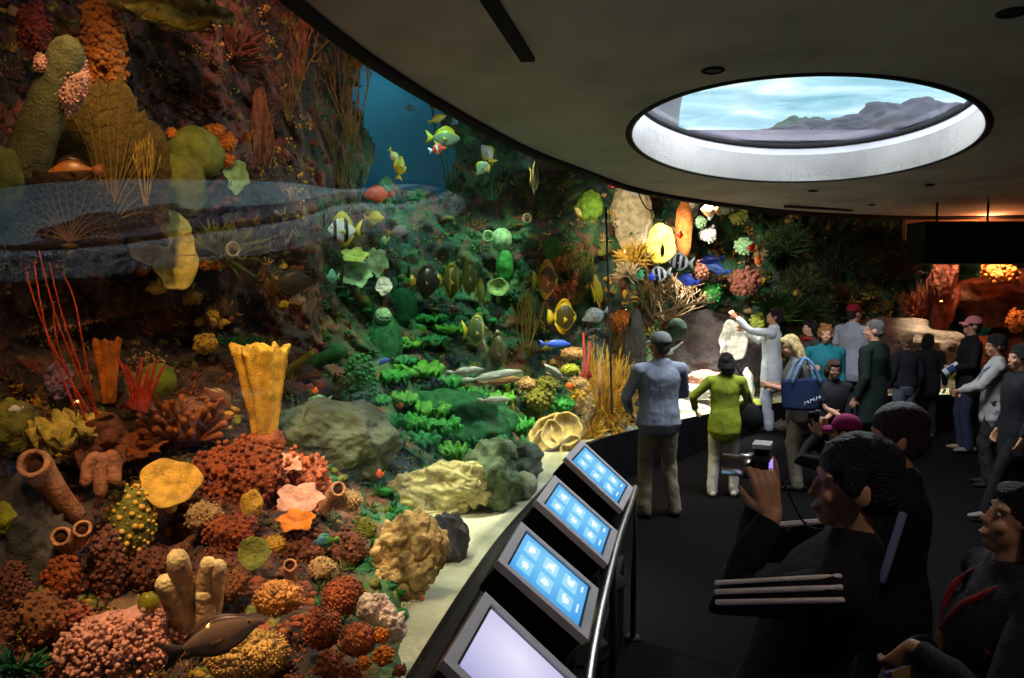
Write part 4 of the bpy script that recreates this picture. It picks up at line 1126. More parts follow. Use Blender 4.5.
# turf and crust too fine to count, growing over the rockwork
rnd = random.Random(5)
k_turf = [k_brown, k_rust, k_olive, k_deep, k_gold, k_green, k_tan, k_mauve]
q = M()
cnt = 0
while cnt < 4600:
    px = rnd.uniform(-40, 930); py = rnd.uniform(-30, 690)
    if 360 < px < 460 and py < 190: continue
    if px > 575 and py < 195: continue
    p = at(px, py, surf(px, py))
    if p.z < .35 or p.z > 3.7 + (3 if px < 575 else 0) or not inside(p, .3): continue
    S = p.y / F
    v = noise.noise(p * 1.3) + rnd.uniform(-.2, .2)
    if px < 320: mi = [0, 0, 1, 0, 2, 4, 0, 6][int(min(7, max(0, (v + .6) / 1.2 * 8)))]
    elif px < 540: mi = [3, 3, 2, 5, 3, 3, 0, 2][int(min(7, max(0, (v + .6) / 1.2 * 8)))]
    else: mi = [2, 4, 3, 6, 0, 4, 2, 5][int(min(7, max(0, (v + .6) / 1.2 * 8)))]
    ty = noise.noise(p * 2.1 + Vector((9, 0, 0)))
    big = 1.25 if py > 380 else 1
    to = (CAM - p).normalized()
    if ty > .05:
        for k in range(9):
            r = rnd.uniform(.5, 1.7) * S * big
            e = p + Vector((rnd.gauss(0, 1), rnd.gauss(0, 1), rnd.gauss(0, .8))) * 2.6 * S * big + to * .01
            q.ell(e, (r, r, r), 1, mi=mi)
    elif ty > -.22:
        for k in range(7):
            d = (to * .5 + Vector((rnd.uniform(-1, 1), rnd.uniform(-1, 1), rnd.uniform(-.3, 1.2)))).normalized()
            L = rnd.uniform(4, 9) * S * big
            q.tube([p - to * .02, p + d * L * .6, p + d * L + Vector((0, 0, L * .15))], [.9 * S, .8 * S, .4 * S], 4, mi=mi)
    else:
        r = rnd.uniform(2.5, 6) * S * big
        q.ell(p, (r * rnd.uniform(.7, 1.4), r * rnd.uniform(.6, 1.2), r * rnd.uniform(.5, 1)), 2, mi=mi, amp=.5, freq=3, seed=cnt % 97)
    cnt += 1
tag(obj('encrusting_turf', q, k_turf), 'fine crust and turf growing all over the reef rockwork', 'algae', kind='stuff')

# ================================================================ FISH
def fish(name, px, py, L, H, cols, label, pat=None, yaw=0, pitch=0, off=.9, Y=None, tail='fork', fins=1.0, cat='fish', dors=.22, thick=.22, group=None, long=False, eye=True):
    """L, H in pixels at its depth; head towards local +x.  cols: list of colours, pat(u, v) -> index (u 0 tail .. 1 head, v -1..1), index 1 tail, 2 fins"""
    Y = Y if Y is not None else surf(px, py) - off
    p = at(px, py, Y); S = Y / F
    l = L * S; h = H * S
    pat = pat or (lambda u, v: 0)
    q = M()
    NU, NV = 26, 20
    bl = l * .80
    vs = []
    def prof(u):
        if long: return min(1, .25 + 3 * u) * (1 if u < .75 else max(.12, 1 - (u - .75) * 3.4))
        return max(.10, (math.sin(PI * (u * .94 + .03)) ** .75) * (.55 + .45 * math.sin(PI * min(1, u * .85 + .12))))
    for i in range(NU + 1):
        u = i / NU
        hh = h / 2 * prof(u) * (1 if not (u in (0, 1)) else (.8 if u == 0 else .35))
        for k in range(NV):
            a = 2 * PI * k / NV
            vs.append((-l / 2 + l * .2 + bl * u, hh * thick / .5 * math.cos(a) * .8, hh * math.sin(a)))
    fs = []
    for i in range(NU):
        for k in range(NV):
            k2 = (k + 1) % NV
            q.f.append((i * NV + k, (i + 1) * NV + k, (i + 1) * NV + k2, i * NV + k2))
            q.mi.append(pat((i + .5) / NU, math.sin(2 * PI * (k + .5) / NV)))
    q.v = vs
    q.f.append(tuple(range(NV))); q.mi.append(1)
    q.f.append(tuple(NU * NV + k for k in range(NV - 1, -1, -1))); q.mi.append(pat(1, 0))
    x0 = -l / 2 + l * .22
    th = h / 2 * (.9 if not long else 1.6)
    if tail == 'fork':
        out = [(x0, h * .07), (x0 - l * .12, th * .62), (x0 - l * .24, th * .95), (x0 - l * .15, 0), (x0 - l * .24, -th * .95), (x0 - l * .12, -th * .62), (x0, -h * .07)]
    else:
        out = [(x0, h * .08), (x0 - l * .1, th * .5), (x0 - l * .21, th * .6), (x0 - l * .23, 0), (x0 - l * .21, -th * .6), (x0 - l * .1, -th * .5), (x0, -h * .08)]
    q.plate(out, l * .025, mi=1)
    def edge(sg, u0, u1, ht):
        o_ = []
        for k in range(9):
            u = u0 + (u1 - u0) * k / 8
            o_.append((-l / 2 + l * .2 + bl * u, sg * h / 2 * prof(u) * .9))
        for k in range(8, -1, -1):
            u = u0 + (u1 - u0) * k / 8
            o_.append((-l / 2 + l * .2 + bl * u - l * .05 * (1 - k / 8), sg * (h / 2 * prof(u) + h * ht * math.sin(PI * min(1, .2 + .8 * (1 - k / 8))))))
        q.plate(o_, l * .02, mi=2)
    if fins:
        edge(1, .12, .78, dors * fins); edge(-1, .10, .52, dors * .85 * fins)
        q.plate([(l * .10, -h * .36), (l * .0, -h * .62), (l * .04, -h * .38)], l * .02, mi=2)
    for sg in (-1, 1):
        q.plate([(l * .16, 0), (l * .02, h * .10), (l * .0, -h * .12)], l * .015, mi=2, fn=lambda v, sg=sg: (v[0], v[1] + sg * h * thick * .8 + sg * (.16 * l - v[0]) * .35, v[2] - h * .08))
    root_m = q.mesh(name, [mat('fish_' + '_'.join('%d' % (x * 99) for x in c), [tone(c, .85), tone(c, 1.1)], .35, 40, spec=.5) for c in (cols if len(cols) > 2 else cols + [cols[-1]] * (3 - len(cols)))])
    o = bpy.data.objects.new(name, root_m); COL.objects.link(o)
    o.location = p
    o.rotation_euler = (0, R(-pitch), R(yaw) + math.atan2(-p.x, p.y))
    tag(o, label, cat, group)
    if eye and L > 11:
        for sg in (-1, 1):
            e = M(); e.ell((l * .385, sg * h / 2 * prof(.86) * thick / .5 * .66, h * .07), (h * .05, h * .02, h * .05), 1)
            obj('eye', e, mat('fish_eye', [(.006, .006, .006)], .15), o)
    return o
c_yel = rgb(206, 180, 40); c_blk = rgb(26, 24, 24); c_wht = rgb(232, 232, 226); c_blu = rgb(50, 90, 220); c_org = rgb(232, 110, 40); c_red = rgb(226, 40, 26)
c_brn = rgb(76, 56, 52); c_sil = rgb(170, 180, 176); c_grn = rgb(120, 170, 130)
fish('surgeonfish', 212, 638, 104, 38, [rgb(170, 136, 118), rgb(56, 44, 42), rgb(96, 72, 62)], 'large dark brown surgeonfish with a black tail over the grainy mound', yaw=-12, pitch=18, off=.5, pat=lambda u, v: 2 if abs(v) > .88 else 0, dors=.06)
fish('triggerfish', 76, 171, 50, 22, [rgb(150, 90, 30), rgb(150, 84, 60), rgb(60, 40, 26)], 'dusky fish with an orange back in front of the brown sea fans', yaw=170, pitch=-6, off=1.2, pat=lambda u, v: 0 if v > .1 else 2, tail='round')
fish('squirrelfish', 221, 400, 42, 13, [rgb(112, 66, 40), rgb(170, 130, 60), rgb(120, 80, 50)], 'brown slender fish with pale tail tilting above the club corals', yaw=168, pitch=38, off=.6, tail='round')
fish('butterflyfish', 345, 230, 34, 26, [c_wht, c_yel, c_yel, c_blk], 'black and white banded butterflyfish with yellow back near the reflection', yaw=190, off=1.2, pat=lambda u, v: 3 if .25 < u < .42 or .68 < u < .8 else (2 if v > .5 and u < .6 else 0))
fish('pufferfish', 379, 194, 30, 15, [c_org, rgb(190, 110, 60), rgb(210, 120, 60)], 'plump orange fish swimming across the pale reflection', yaw=176, off=1.5, tail='round', dors=.1)
fish('anthias', 374, 218, 22, 10, [rgb(206, 190, 60), rgb(200, 150, 40), rgb(206, 190, 60)], 'small yellow fish just under the plump orange fish', yaw=-20, off=1.4)
fish('fusilier', 398, 232, 24, 9, [c_sil, c_yel, c_sil], 'silver fish with a yellow tail heading out from the pale leaf clump', yaw=4, pitch=4, off=1.3)
fish('fusilier', 384, 240, 12, 8, [c_grn, c_yel, c_grn], 'tiny pale green fish under the silver yellow-tailed one', yaw=150, off=1.3)
fish('foxface', 394, 156, 18, 7, [rgb(190, 200, 150), c_yel, c_yel], 'small pale yellow fish tilting down in the blue water gap', yaw=30, pitch=-50, off=1.6)
fish('foxface', 400, 168, 24, 10, [rgb(176, 170, 30), c_yel, c_yel], 'bright yellow fish diving in the blue water gap', yaw=20, pitch=82, off=1.6)
fish('wrasse', 437, 119, 20, 6, [rgb(226, 220, 100), c_yel, c_yel], 'slender pale yellow wrasse below the ceiling edge', yaw=5, pitch=22, off=1.6)
fish('chromis', 443, 138, 34, 17, [rgb(120, 128, 100), c_yel, c_yel], 'olive fish with a yellow back and tail below the slender wrasse', yaw=0, pitch=-2, off=1.6, pat=lambda u, v: 2 if v > .6 else 0)
fish('clownfish', 437, 149, 17, 8, [rgb(220, 60, 40), c_wht, rgb(230, 120, 70)], 'small red and white fish under the olive yellow-backed fish', yaw=8, pitch=14, off=1.7, pat=lambda u, v: 1 if .3 < u < .42 else 0)
fish('chromis', 435, 105, 16, 8, [rgb(80, 90, 70), c_grn, c_grn], 'dim olive fish nearest to the ceiling edge', yaw=180, pitch=20, off=1.6)
fish('chromis', 410, 108, 10, 5, [rgb(90, 130, 140), rgb(90, 130, 140), rgb(90, 130, 140)], 'faint blue-grey fish alone in the blue water', yaw=0, off=1.4)
fish('chromis', 455, 121, 12, 6, [rgb(120, 170, 180), rgb(120, 170, 180), rgb(120, 170, 180)], 'pale cyan fish next to the slender yellow wrasse', yaw=200, pitch=-40, off=1.5)
fish('moorish_fish', 488, 154, 22, 11, [rgb(190, 200, 190), c_yel, c_yel], 'pale grey fish with yellow tail, upper of a crossing pair', yaw=190, pitch=52, off=1.8)
fish('moorish_fish', 484, 167, 22, 11, [rgb(150, 160, 140), c_yel, c_yel], 'pale grey fish with yellow tail, lower of a crossing pair', yaw=170, pitch=-46, off=1.7)
fish('butterflyfish', 534, 178, 16, 24, [rgb(110, 110, 60), c_yel, rgb(170, 170, 120)], 'olive and white butterflyfish turning away beside the reflection tip', yaw=60, off=1.6, pat=lambda u, v: 2 if .4 < u < .55 else 0)
fish('batfish', 425, 282, 30, 30, [rgb(35, 20, 20), rgb(120, 104, 32), rgb(48, 32, 24)], 'dark round batfish with a yellow rim, first of the row over the green bed', yaw=4, off=1.6, dors=.12, tail='round')
fish('batfish', 450, 281, 26, 30, [rgb(59, 62, 27), rgb(128, 120, 32), rgb(120, 112, 32)], 'olive batfish with gold stripes beside the darkest batfish', yaw=8, off=1.7, dors=.12, pat=lambda u, v: 2 if .3 < u < .38 or .7 < u < .76 else 0, tail='round')
fish('batfish', 468, 278, 24, 30, [rgb(78, 89, 48), rgb(120, 120, 56), rgb(120, 120, 56)], 'paler olive batfish at the end of the row of three', yaw=12, off=1.9, dors=.12, pat=lambda u, v: 2 if .72 < u < .8 else 0, tail='round')
fish('batfish', 475, 331, 26, 27, [rgb(88, 100, 67), c_yel, rgb(164, 164, 88)], 'silvery olive batfish with a yellow tail above the pale slender fish', yaw=6, off=1.8, dors=.12, pat=lambda u, v: 2 if .68 < u < .8 or v < -.85 else 0)
fish('batfish', 496, 352, 26, 34, [rgb(64, 72, 52), rgb(104, 112, 56), rgb(88, 92, 52)], 'tall grey-olive batfish hovering over the pale slender fish', yaw=14, off=1.8, dors=.16, pat=lambda u, v: 2 if .3 < u < .4 or .66 < u < .78 else 0)
fish('small_angelfish', 480, 292, 14, 20, [rgb(150, 170, 90), c_yel, c_yel], 'yellow-green small fish between the batfish and the ring cup', yaw=40, off=1.6)
fish('trumpetfish', 465, 371, 38, 6, [c_wht, rgb(190, 190, 180), c_wht], 'upper cream slender trumpetfish over the green corals', yaw=0, pitch=6, off=1.5, long=True, dors=.15, tail='round')
fish('trumpetfish', 492, 376, 62, 7, [c_wht, rgb(190, 190, 180), c_wht], 'longest cream trumpetfish pointing up over the green corals', yaw=0, pitch=10, off=1.5, long=True, dors=.12, tail='round')
fish('trumpetfish', 500, 381, 44, 7, [rgb(176, 128, 86), rgb(176, 128, 86), rgb(176, 128, 86)], 'tan slender trumpetfish just under the longest cream one', yaw=0, pitch=6, off=1.4, long=True, dors=.12, tail='round')
fish('trumpetfish', 494, 400, 34, 6, [c_wht, rgb(190, 190, 180), c_wht], 'lowest cream slender fish near the lettuce corals', yaw=0, pitch=2, off=1.3, long=True, dors=.12, tail='round')
fish('angelfish', 545, 280, 26, 34, [rgb(60, 54, 26), c_yel, c_yel], 'dark angelfish ringed in yellow, higher of the two', yaw=12, off=1.2, dors=.13, pat=lambda u, v: 2 if abs(v) > .82 or u > .86 or u < .1 else 0, tail='round')
fish('angelfish', 562, 317, 30, 30, [rgb(64, 58, 26), c_yel, c_yel], 'dark angelfish ringed in yellow, lower of the two', yaw=14, off=1.3, dors=.13, pat=lambda u, v: 2 if abs(v) > .82 or u > .86 or u < .1 else 0, tail='round')
fish('yellow_tang', 597, 292, 18, 26, [c_yel, c_yel, rgb(236, 190, 80)], 'bright yellow tang upright beside the pane seam', yaw=60, pitch=20, off=1.3)
fish('blue_wrasse', 555, 344, 32, 6, [c_blu, rgb(40, 70, 190), c_blu], 'slim vivid blue wrasse above the stacked plates', yaw=2, off=1.5, long=True, dors=.2)
fish('blue_wrasse', 384, 361, 12, 4, [c_blu, c_blu, c_blu], 'tiny blue wrasse by the green column coral', yaw=10, pitch=16, off=.9, long=True)
fish('grey_fish', 596, 315, 30, 12, [rgb(130, 140, 150), rgb(150, 160, 160), rgb(150, 160, 160)], 'grey striped fish drifting by the seam under the yellow tang', yaw=190, pitch=-20, off=1.2, pat=lambda u, v: 2 if int(u * 8) % 2 else 0)
fish('crescent_fish', 554, 372, 10, 22, [rgb(150, 160, 160), rgb(170, 170, 170), rgb(170, 170, 170)], 'pale crescent-shaped fish upright beside the lime plate', yaw=40, pitch=60, off=1.0)
fish('orange_mouth_fish', 570, 386, 10, 6, [c_org, c_org, c_org], 'tiny orange fish at the edge of the lowest stacked plate', yaw=180, off=1.3)
def bands(u, v): return 3 if .2 < u < .33 or .48 < u < .6 or .75 < u < .86 else 0
fish('sergeant_fish', 681, 262, 26, 15, [c_wht, c_wht, c_wht, c_blk], 'white fish with black bands beyond the olive leaf disc', yaw=180, pitch=6, off=2.0, pat=bands, dors=.12)
fish('sergeant_fish', 660, 274, 24, 13, [c_wht, c_wht, c_wht, c_blk], 'white black-banded fish peeping over the staghorn coral', yaw=176, pitch=-8, off=2.0, pat=bands, dors=.12)
fish('spot_fish', 662, 251, 8, 12, [c_blk, c_yel, c_yel], 'small black and yellow fish in front of the olive leaf disc', yaw=60, off=1.6)
fish('blue_tang', 718, 269, 26, 8, [rgb(120, 160, 240), rgb(60, 100, 240), rgb(60, 90, 230)], 'pale blue curved fish, brightest of the blue fish beyond the staghorn', yaw=180, pitch=18, off=2.0)
fish('blue_tang', 712, 260, 26, 8, [rgb(40, 60, 160), rgb(40, 60, 160), rgb(40, 60, 160)], 'dark blue fish just above the pale blue curved one', yaw=185, pitch=-10, off=1.9)
fish('blue_tang', 688, 280, 24, 9, [rgb(80, 110, 240), rgb(70, 100, 240), rgb(70, 100, 240)], 'violet-blue fish skimming the staghorn coral', yaw=178, pitch=14, off=2.1)
fish('blue_tang', 652, 277, 9, 7, [rgb(60, 90, 220), rgb(60, 90, 220), rgb(60, 90, 220)], 'tiny blue fish beside the banded fish over the staghorn', yaw=180, off=2.1)
fish('green_fish', 640, 275, 9, 8, [rgb(90, 220, 140), rgb(90, 220, 140), rgb(90, 220, 140)], 'tiny bright green fish under the cream tuft', yaw=0, off=1.8)
fish('flame_fish', 710, 210, 18, 14, [rgb(250, 190, 130), rgb(240, 120, 60), c_wht], 'glowing orange and white fish right under the ceiling edge', yaw=200, off=1.4, dors=.3)
fish('red_fish', 752, 248, 9, 7, [c_red, c_red, c_red], 'small red fish by the far dark wall', yaw=200, pitch=40, off=1.6)
fish('red_fish', 680, 235, 7, 6, [c_red, c_red, c_red], 'small red fish against the orange barrel sponge', yaw=0, off=1.9)
fish('red_fish', 613, 184, 9, 6, [c_red, c_red, c_red], 'small red fish at the top of the pane seam', yaw=0, off=1.2)
fish('orange_fish', 759, 261, 10, 7, [c_org, c_org, c_org], 'small orange fish below the red one by the dark wall', yaw=200, pitch=-30, off=1.6)
fish('orange_fish', 315, 391, 7, 6, [c_org, c_org, c_org], 'tiny orange fish over the grey boulder', yaw=0, off=.7)
fish('orange_fish', 400, 406, 7, 5, [c_org, c_org, c_org], 'tiny orange fish among the lettuce corals', yaw=0, off=.9)
fish('orange_fish', 422, 599, 8, 5, [c_org, c_org, c_org], 'tiny orange fish by the sand strip', yaw=40, pitch=30, off=.6)
fish('orange_fish', 380, 474, 9, 7, [rgb(220, 90, 60), c_org, c_org], 'small coral-red fish above the elephant-ear corals', yaw=190, off=.7)
fish('green_wrasse', 320, 399, 24, 8, [c_grn, c_grn, c_grn], 'green wrasse gliding above the grey boulder', yaw=176, off=.7, dors=.1)
fish('parrotfish', 326, 541, 26, 12, [rgb(60, 120, 150), rgb(90, 160, 60), rgb(60, 150, 140)], 'small teal parrotfish in the gap below the tan plate coral', yaw=190, off=.6, tail='round', pat=lambda u, v: 1 if u < .35 else 0)
fish('lemon_fish', 285, 304, 14, 6, [c_yel, c_yel, c_yel], 'small curved lemon fish in the dark gap', yaw=180, pitch=-20, off=.8)
fish('amber_fish', 214, 322, 9, 12, [c_yel, c_org, c_org], 'tiny yellow fish below the mustard knob coral', yaw=60, pitch=70, off=.7)
fish('grey_dim_fish', 290, 282, 44, 24, [rgb(70, 66, 60), rgb(90, 70, 30), rgb(70, 66, 60)], 'dim grey fish hovering in the dark recess', yaw=0, off=.9, dors=.1)
fish('mint_fish', 333, 277, 14, 11, [rgb(110, 190, 160), rgb(110, 190, 160), rgb(110, 190, 160)], 'small mint green fish near the pale leaf clump', yaw=200, off=1.1)
fish('damselfish', 586, 245, 10, 12, [rgb(220, 200, 120), c_yel, c_yel], 'little cream-yellow fish high beside the seam', yaw=60, pitch=60, off=1.2)
fish('damselfish', 578, 212, 8, 14, [rgb(230, 210, 140), c_yel, c_yel], 'little cream fish under the ceiling beside the lime patch sponge', yaw=60, pitch=60, off=1.2)
fish('white_dash_fish', 16, 409, 14, 6, [c_wht, c_wht, c_wht], 'small pale fish in the corner above the cushion sponge', yaw=190, off=.7)
# ================================================================ COUNTER, SCREENS, RAIL
RAILPX = [(635, 488), (630, 505), (618, 540), (603, 600), (593, 650), (587, 690), (578, 760), (566, 860)]
RAIL = catmull([atz(x, y, .95) for x, y in RAILPX] + [Vector((.12, .2, .95)), Vector((.08, -1.5, .95))], 6)
ct = M()
nC = 40
L_ = [i for i in range(NG) if -1.6 < BOT[i].y < 4.95]
vs = []
for i in L_:
    p = BOT[i]
    rp = min(RAIL, key=lambda r: abs(r.y - p.y))
    for (x, z) in ((p.x + .05, .0), (p.x + .05, .515), (max(rp.x - .06, p.x + .3), .515), (max(rp.x - .06, p.x + .3), .0)):
        vs.append((x, p.y, z))
n = len(L_)
fs = []
for i in range(n - 1):
    for k in range(4):
        k2 = (k + 1) % 4
        fs.append((i * 4 + k, i * 4 + k2, i * 4 + 4 + k2, i * 4 + 4 + k))
fs += [(0, 3, 2, 1), ((n - 1) * 4, (n - 1) * 4 + 1, (n - 1) * 4 + 2, (n - 1) * 4 + 3)]
ct.add(vs, fs)
tag(obj('screen_counter', ct, m_black, smooth=False), 'long curved black counter base between the tank glass and the handrail', 'counter')
rl = empty('handrail', (RAIL[0].x, RAIL[0].y, 0)); tag(rl, 'curved brushed steel handrail running past the row of screens', 'handrail')
b0 = Vector((RAIL[0].x, RAIL[0].y, 0))
q = M(); q.tube([p - b0 for p in RAIL], [.021] * len(RAIL), 14, cap=True)
obj('rail', q, m_steel, rl)
for p in [RAIL[1], RAIL[14], RAIL[26], RAIL[38], RAIL[46]]:
    q = M(); q.tube([(p.x - b0.x, p.y - b0.y, 0), (p.x - b0.x, p.y - b0.y, .94)], [.017, .017], 10, roundcap=False)
    q.tube([(p.x - b0.x, p.y - b0.y, 0), (p.x - b0.x, p.y - b0.y, .012)], [.05, .05], 14, roundcap=False)
    obj('post', q, m_blackm, rl)

def screen_mat(name, c0, c1, s):
    m, nt, b = nodes_of(name)
    tc = nt.nodes.new('ShaderNodeTexCoord')
    gr = nt.nodes.new('ShaderNodeTexGradient'); gr.gradient_type = 'SPHERICAL'
    mp = nt.nodes.new('ShaderNodeMapping'); mp.inputs['Scale'].default_value = (3.6, 3.6, 3.6); mp.inputs['Location'].default_value = (-.25, -.05, 0)
    lnk(nt, tc.outputs['Object'], mp.inputs['Vector']); lnk(nt, mp.outputs[0], gr.inputs['Vector'])
    rp = nt.nodes.new('ShaderNodeValToRGB')
    rp.color_ramp.elements[0].color = (*c0, 1); rp.color_ramp.elements[1].color = (*c1, 1)
    lnk(nt, gr.outputs['Fac'], rp.inputs['Fac'])
    b.inputs['Base Color'].default_value = (.01, .01, .012, 1); b.inputs['Roughness'].default_value = .15
    lnk(nt, rp.outputs[0], b.inputs['Emission Color']); b.inputs['Emission Strength'].default_value = s
    return m
m_scr = screen_mat('blue_screen', rgb(66, 158, 232), rgb(130, 210, 252), 1.0)
m_scr4 = screen_mat('pale_screen', rgb(168, 166, 214), rgb(236, 232, 255), 1.0)
m_icon = screen_mat('icon_tile', rgb(124, 206, 246), rgb(180, 234, 255), 1.0)
m_mark = screen_mat('screen_mark', rgb(225, 245, 255), rgb(255, 255, 255), 1.0)
QUADS = [((583, 452), (567, 470), (618, 498), (630, 475)), ((556, 491), (539, 515), (602.5, 549.5), (613, 515.5)),
         ((522.5, 541), (500, 580), (582, 618), (592.6, 570.5)), ((483, 621), (446, 690), (551, 738), (575.5, 653))]
LBL = ['blue touchscreen showing icon tiles, farthest of the row', 'blue touchscreen showing icon tiles, second from the farthest', 'blue touchscreen showing icon tiles, next to the pale blank screen', 'blank pale lavender touchscreen closest to the viewer']
KW, KH = .46, .40
for i, qd in enumerate(QUADS):
    A, B = atz(*qd[0], 1.25), atz(*qd[1], 1.25)
    Cc, D = atz(*qd[2], 1.05), atz(*qd[3], 1.05)
    ctr = (A + B + Cc + D) / 4
    wv = ((A - B) + (D - Cc)); wv.z = 0; wdt = wv.length / 2; wv.normalize()
    hv = ((A - D) + (B - Cc)); hgt = hv.length / 2; hv = (hv - wv * hv.dot(wv)).normalized()
    nv = wv.cross(hv)
    Rm = Matrix((wv, hv, nv)).transposed()
    w_, h_ = (wdt + KW) / 2, (hgt + KH) / 2
    root = empty('touchscreen', (ctr.x, ctr.y, .515)); tag(root, LBL[i], 'touchscreen', 'row of touchscreens')
    o0 = Vector((0, 0, ctr.z - .515))
    def loc(q):
        return q.warp(lambda v: Rm @ v + o0)
    def rect(q, x0, x1, y0, y1, z0, z1): q.box(((x0 + x1) / 2, (y0 + y1) / 2, (z0 + z1) / 2), (x1 - x0, y1 - y0, z1 - z0))
    fw = .034
    q = M()
    rect(q, -w_ / 2, w_ / 2, -h_ / 2, -h_ / 2 + fw, -.025, .004); rect(q, -w_ / 2, w_ / 2, h_ / 2 - fw, h_ / 2, -.025, .004)
    rect(q, -w_ / 2, -w_ / 2 + fw, -h_ / 2 + fw, h_ / 2 - fw, -.025, .004); rect(q, w_ / 2 - fw, w_ / 2, -h_ / 2 + fw, h_ / 2 - fw, -.025, .004)
    obj('frame', loc(q), m_silver, root, smooth=False)
    q = M(); rect(q, -w_ / 2 + fw, w_ / 2 - fw, -h_ / 2 + fw, h_ / 2 - fw, -.02, -.006)
    obj('bezel', loc(q), m_blackm, root, smooth=False)
    sw, sh = w_ - 2 * fw - .02, h_ - 2 * fw - .02
    q = M(); q.add([(-sw / 2, -sh / 2, 0), (sw / 2, -sh / 2, 0), (sw / 2, sh / 2, 0), (-sw / 2, sh / 2, 0), (-sw / 2, -sh / 2, -.008), (sw / 2, -sh / 2, -.008), (sw / 2, sh / 2, -.008), (-sw / 2, sh / 2, -.008)], [(0, 1, 2, 3), (4, 7, 6, 5), (0, 4, 5, 1), (1, 5, 6, 2), (2, 6, 7, 3), (3, 7, 4, 0)])
    s_ = obj('screen', q, m_scr4 if i == 3 else m_scr, root, smooth=False)
    s_.matrix_local = Matrix.Translation(o0 + Rm @ Vector((0, 0, -.003))) @ Rm.to_4x4()
    if i < 3:
        for c_ in range(2):
            for r_ in range(3):
                q = M()
                x = (-.22 + .44 * c_) * sw; y = (.34 - .30 * r_) * sh
                q.box((x, y, .001), (sw * .30, sh * .20, .002))
                ic = obj('icon', q, m_icon, s_, smooth=False)
                q = M(); rr = random.Random(i * 9 + c_ * 3 + r_)
                q.ell((x, y, .003), (sw * .075, sh * .05, .001), 2)
                for k in range(3): q.box((x + sw * rr.uniform(-.09, .09), y + sh * rr.uniform(-.05, .05), .003), (sw * .09, sh * .018, .002))
                obj('pictogram', q, m_mark, ic, smooth=False)
        q = M()
        for k in range(3): q.box((sw * (.36 - .05 * k), -sh * .43, .002), (sw * .026, sh * .03, .002))
        obj('caption', q, m_mark, s_, smooth=False); q = M()
        for k in range(4): q.box((-sw * (.10 + .05 * k), -sh * .43, .002), (sw * .032, sh * .022, .002))
        obj('caption', q, m_mark, s_, smooth=False)
    q = M(); rect(q, -w_ / 2 + .01, w_ / 2 - .01, -h_ / 2 + .01, h_ / 2 - .01, -.13, -.026)
    obj('housing', bev(obj('housing', loc(q), m_black, root, smooth=False), .012).data, m_black, root) if False else bev(obj('housing', loc(q), m_black, root, smooth=False), .012)
    q = M(); q.tube([(0, 0, 0), (0, 0, .02), (0, 0, .03), (0, 0, ctr.z - .515 - .1)], [(.15, .17), (.15, .17), (.09, .12), (.10, .13)], 16, roundcap=False)
    obj('pedestal', q, m_black, root)
for (x, y, lb) in ((590, 565, 'small grey rounded speaker pod between the second and third blue screens'), (556, 638, 'small grey rounded speaker pod just above the pale blank screen')):
    p = atz(x, y, .86)
    root = empty('speaker_pod', (p.x, p.y, .515)); tag(root, lb, 'speaker')
    q = M(); q.tube([(0, 0, 0), (0, 0, .30)], [.02, .02], 10, roundcap=False); obj('stem', q, m_blackm, root)
    q = M(); q.tube([(-.035, .03, .33), (.035, -.03, .34)], [(.03, .04), (.03, .04)], 14); obj('pod', q, mat('pod_grey', [rgb(128, 124, 128)], .5, 8), root)

# ================================================================ CEILING FIXTURES
def on_ceiling(px, py, dz=0):
    p = at_ceil(px, py); p.z += dz
    return p
a, b = on_ceiling(478, -20), on_ceiling(528, 58)
d = (b - a); d.z = 0
q = M(); q.box((0, 0, 0), (.085, d.length, .02))
o = obj('light_slot', q, mat('slot_black', [(.004, .004, .004)], .9), loc=(a + b) / 2 + Vector((0, 0, -.014)), rz=math.atan2(-d.x, d.y), smooth=False)
o.rotation_euler = (R(-2.9), 0, math.atan2(-d.x, d.y)); tag(o, 'long narrow black slot recessed into the concrete ceiling', 'ceiling slot')
def puck(px, py, r, label, name='recessed_light'):
    p = on_ceiling(px, py)
    root = empty(name, p); tag(root, label, 'ceiling light' if name == 'recessed_light' else 'sprinkler')
    q = M(); q.lathe([(r, .01), (r, -.008), (r * .85, -.014), (r * .7, -.004), (r * .7, .01)], 24); obj('trim_ring', q, mat('slot_black', [(.004, .004, .004)], .9), root)
    q = M(); q.lathe([(r * .7, .008), (r * .68, -.003), (r * .2, -.001)], 20); obj('lens', q, mat('lens_dark', [(.006, .006, .007)], .5), root)
puck(713, 70, .075, 'round black recessed light in the ceiling on the near side of the skylight')
puck(1012, 12, .075, 'round black recessed light in the uppermost corner of the ceiling')
puck(813, 190.5, .06, 'small dark ceiling sprinkler beyond the middle of the skylight', 'ceiling_sprinkler')
puck(930, 184.5, .055, 'small dark ceiling sprinkler beyond the far end of the skylight', 'ceiling_sprinkler')
puck(872, 204.5, .045, 'tiny dark ceiling sprinkler near the far ceiling edge', 'ceiling_sprinkler')
a, b = on_ceiling(785, 204), on_ceiling(852, 210)
d = b - a
q = M(); q.box((0, 0, 0), (d.length, .05, .03))
o = obj('light_track', q, m_blackm, loc=(a + b) / 2 + Vector((0, 0, -.018)), rz=math.atan2(d.y, d.x), smooth=False); tag(o, 'thin black light track on the far part of the ceiling', 'light track')
a, b = on_ceiling(636, 187), on_ceiling(664, 194)
cp = []
for k in range(17):
    t = k / 16
    p = a.lerp(b, t); p.z -= .26 * (1 - (2 * t - 1) ** 2) - .02; cp.append(p)
q = M(); q.tube(cp, [.008] * 17, 6)
tag(obj('hanging_cable', q, m_blackm), 'thin black cable drooping in a loop from the ceiling edge', 'cable')

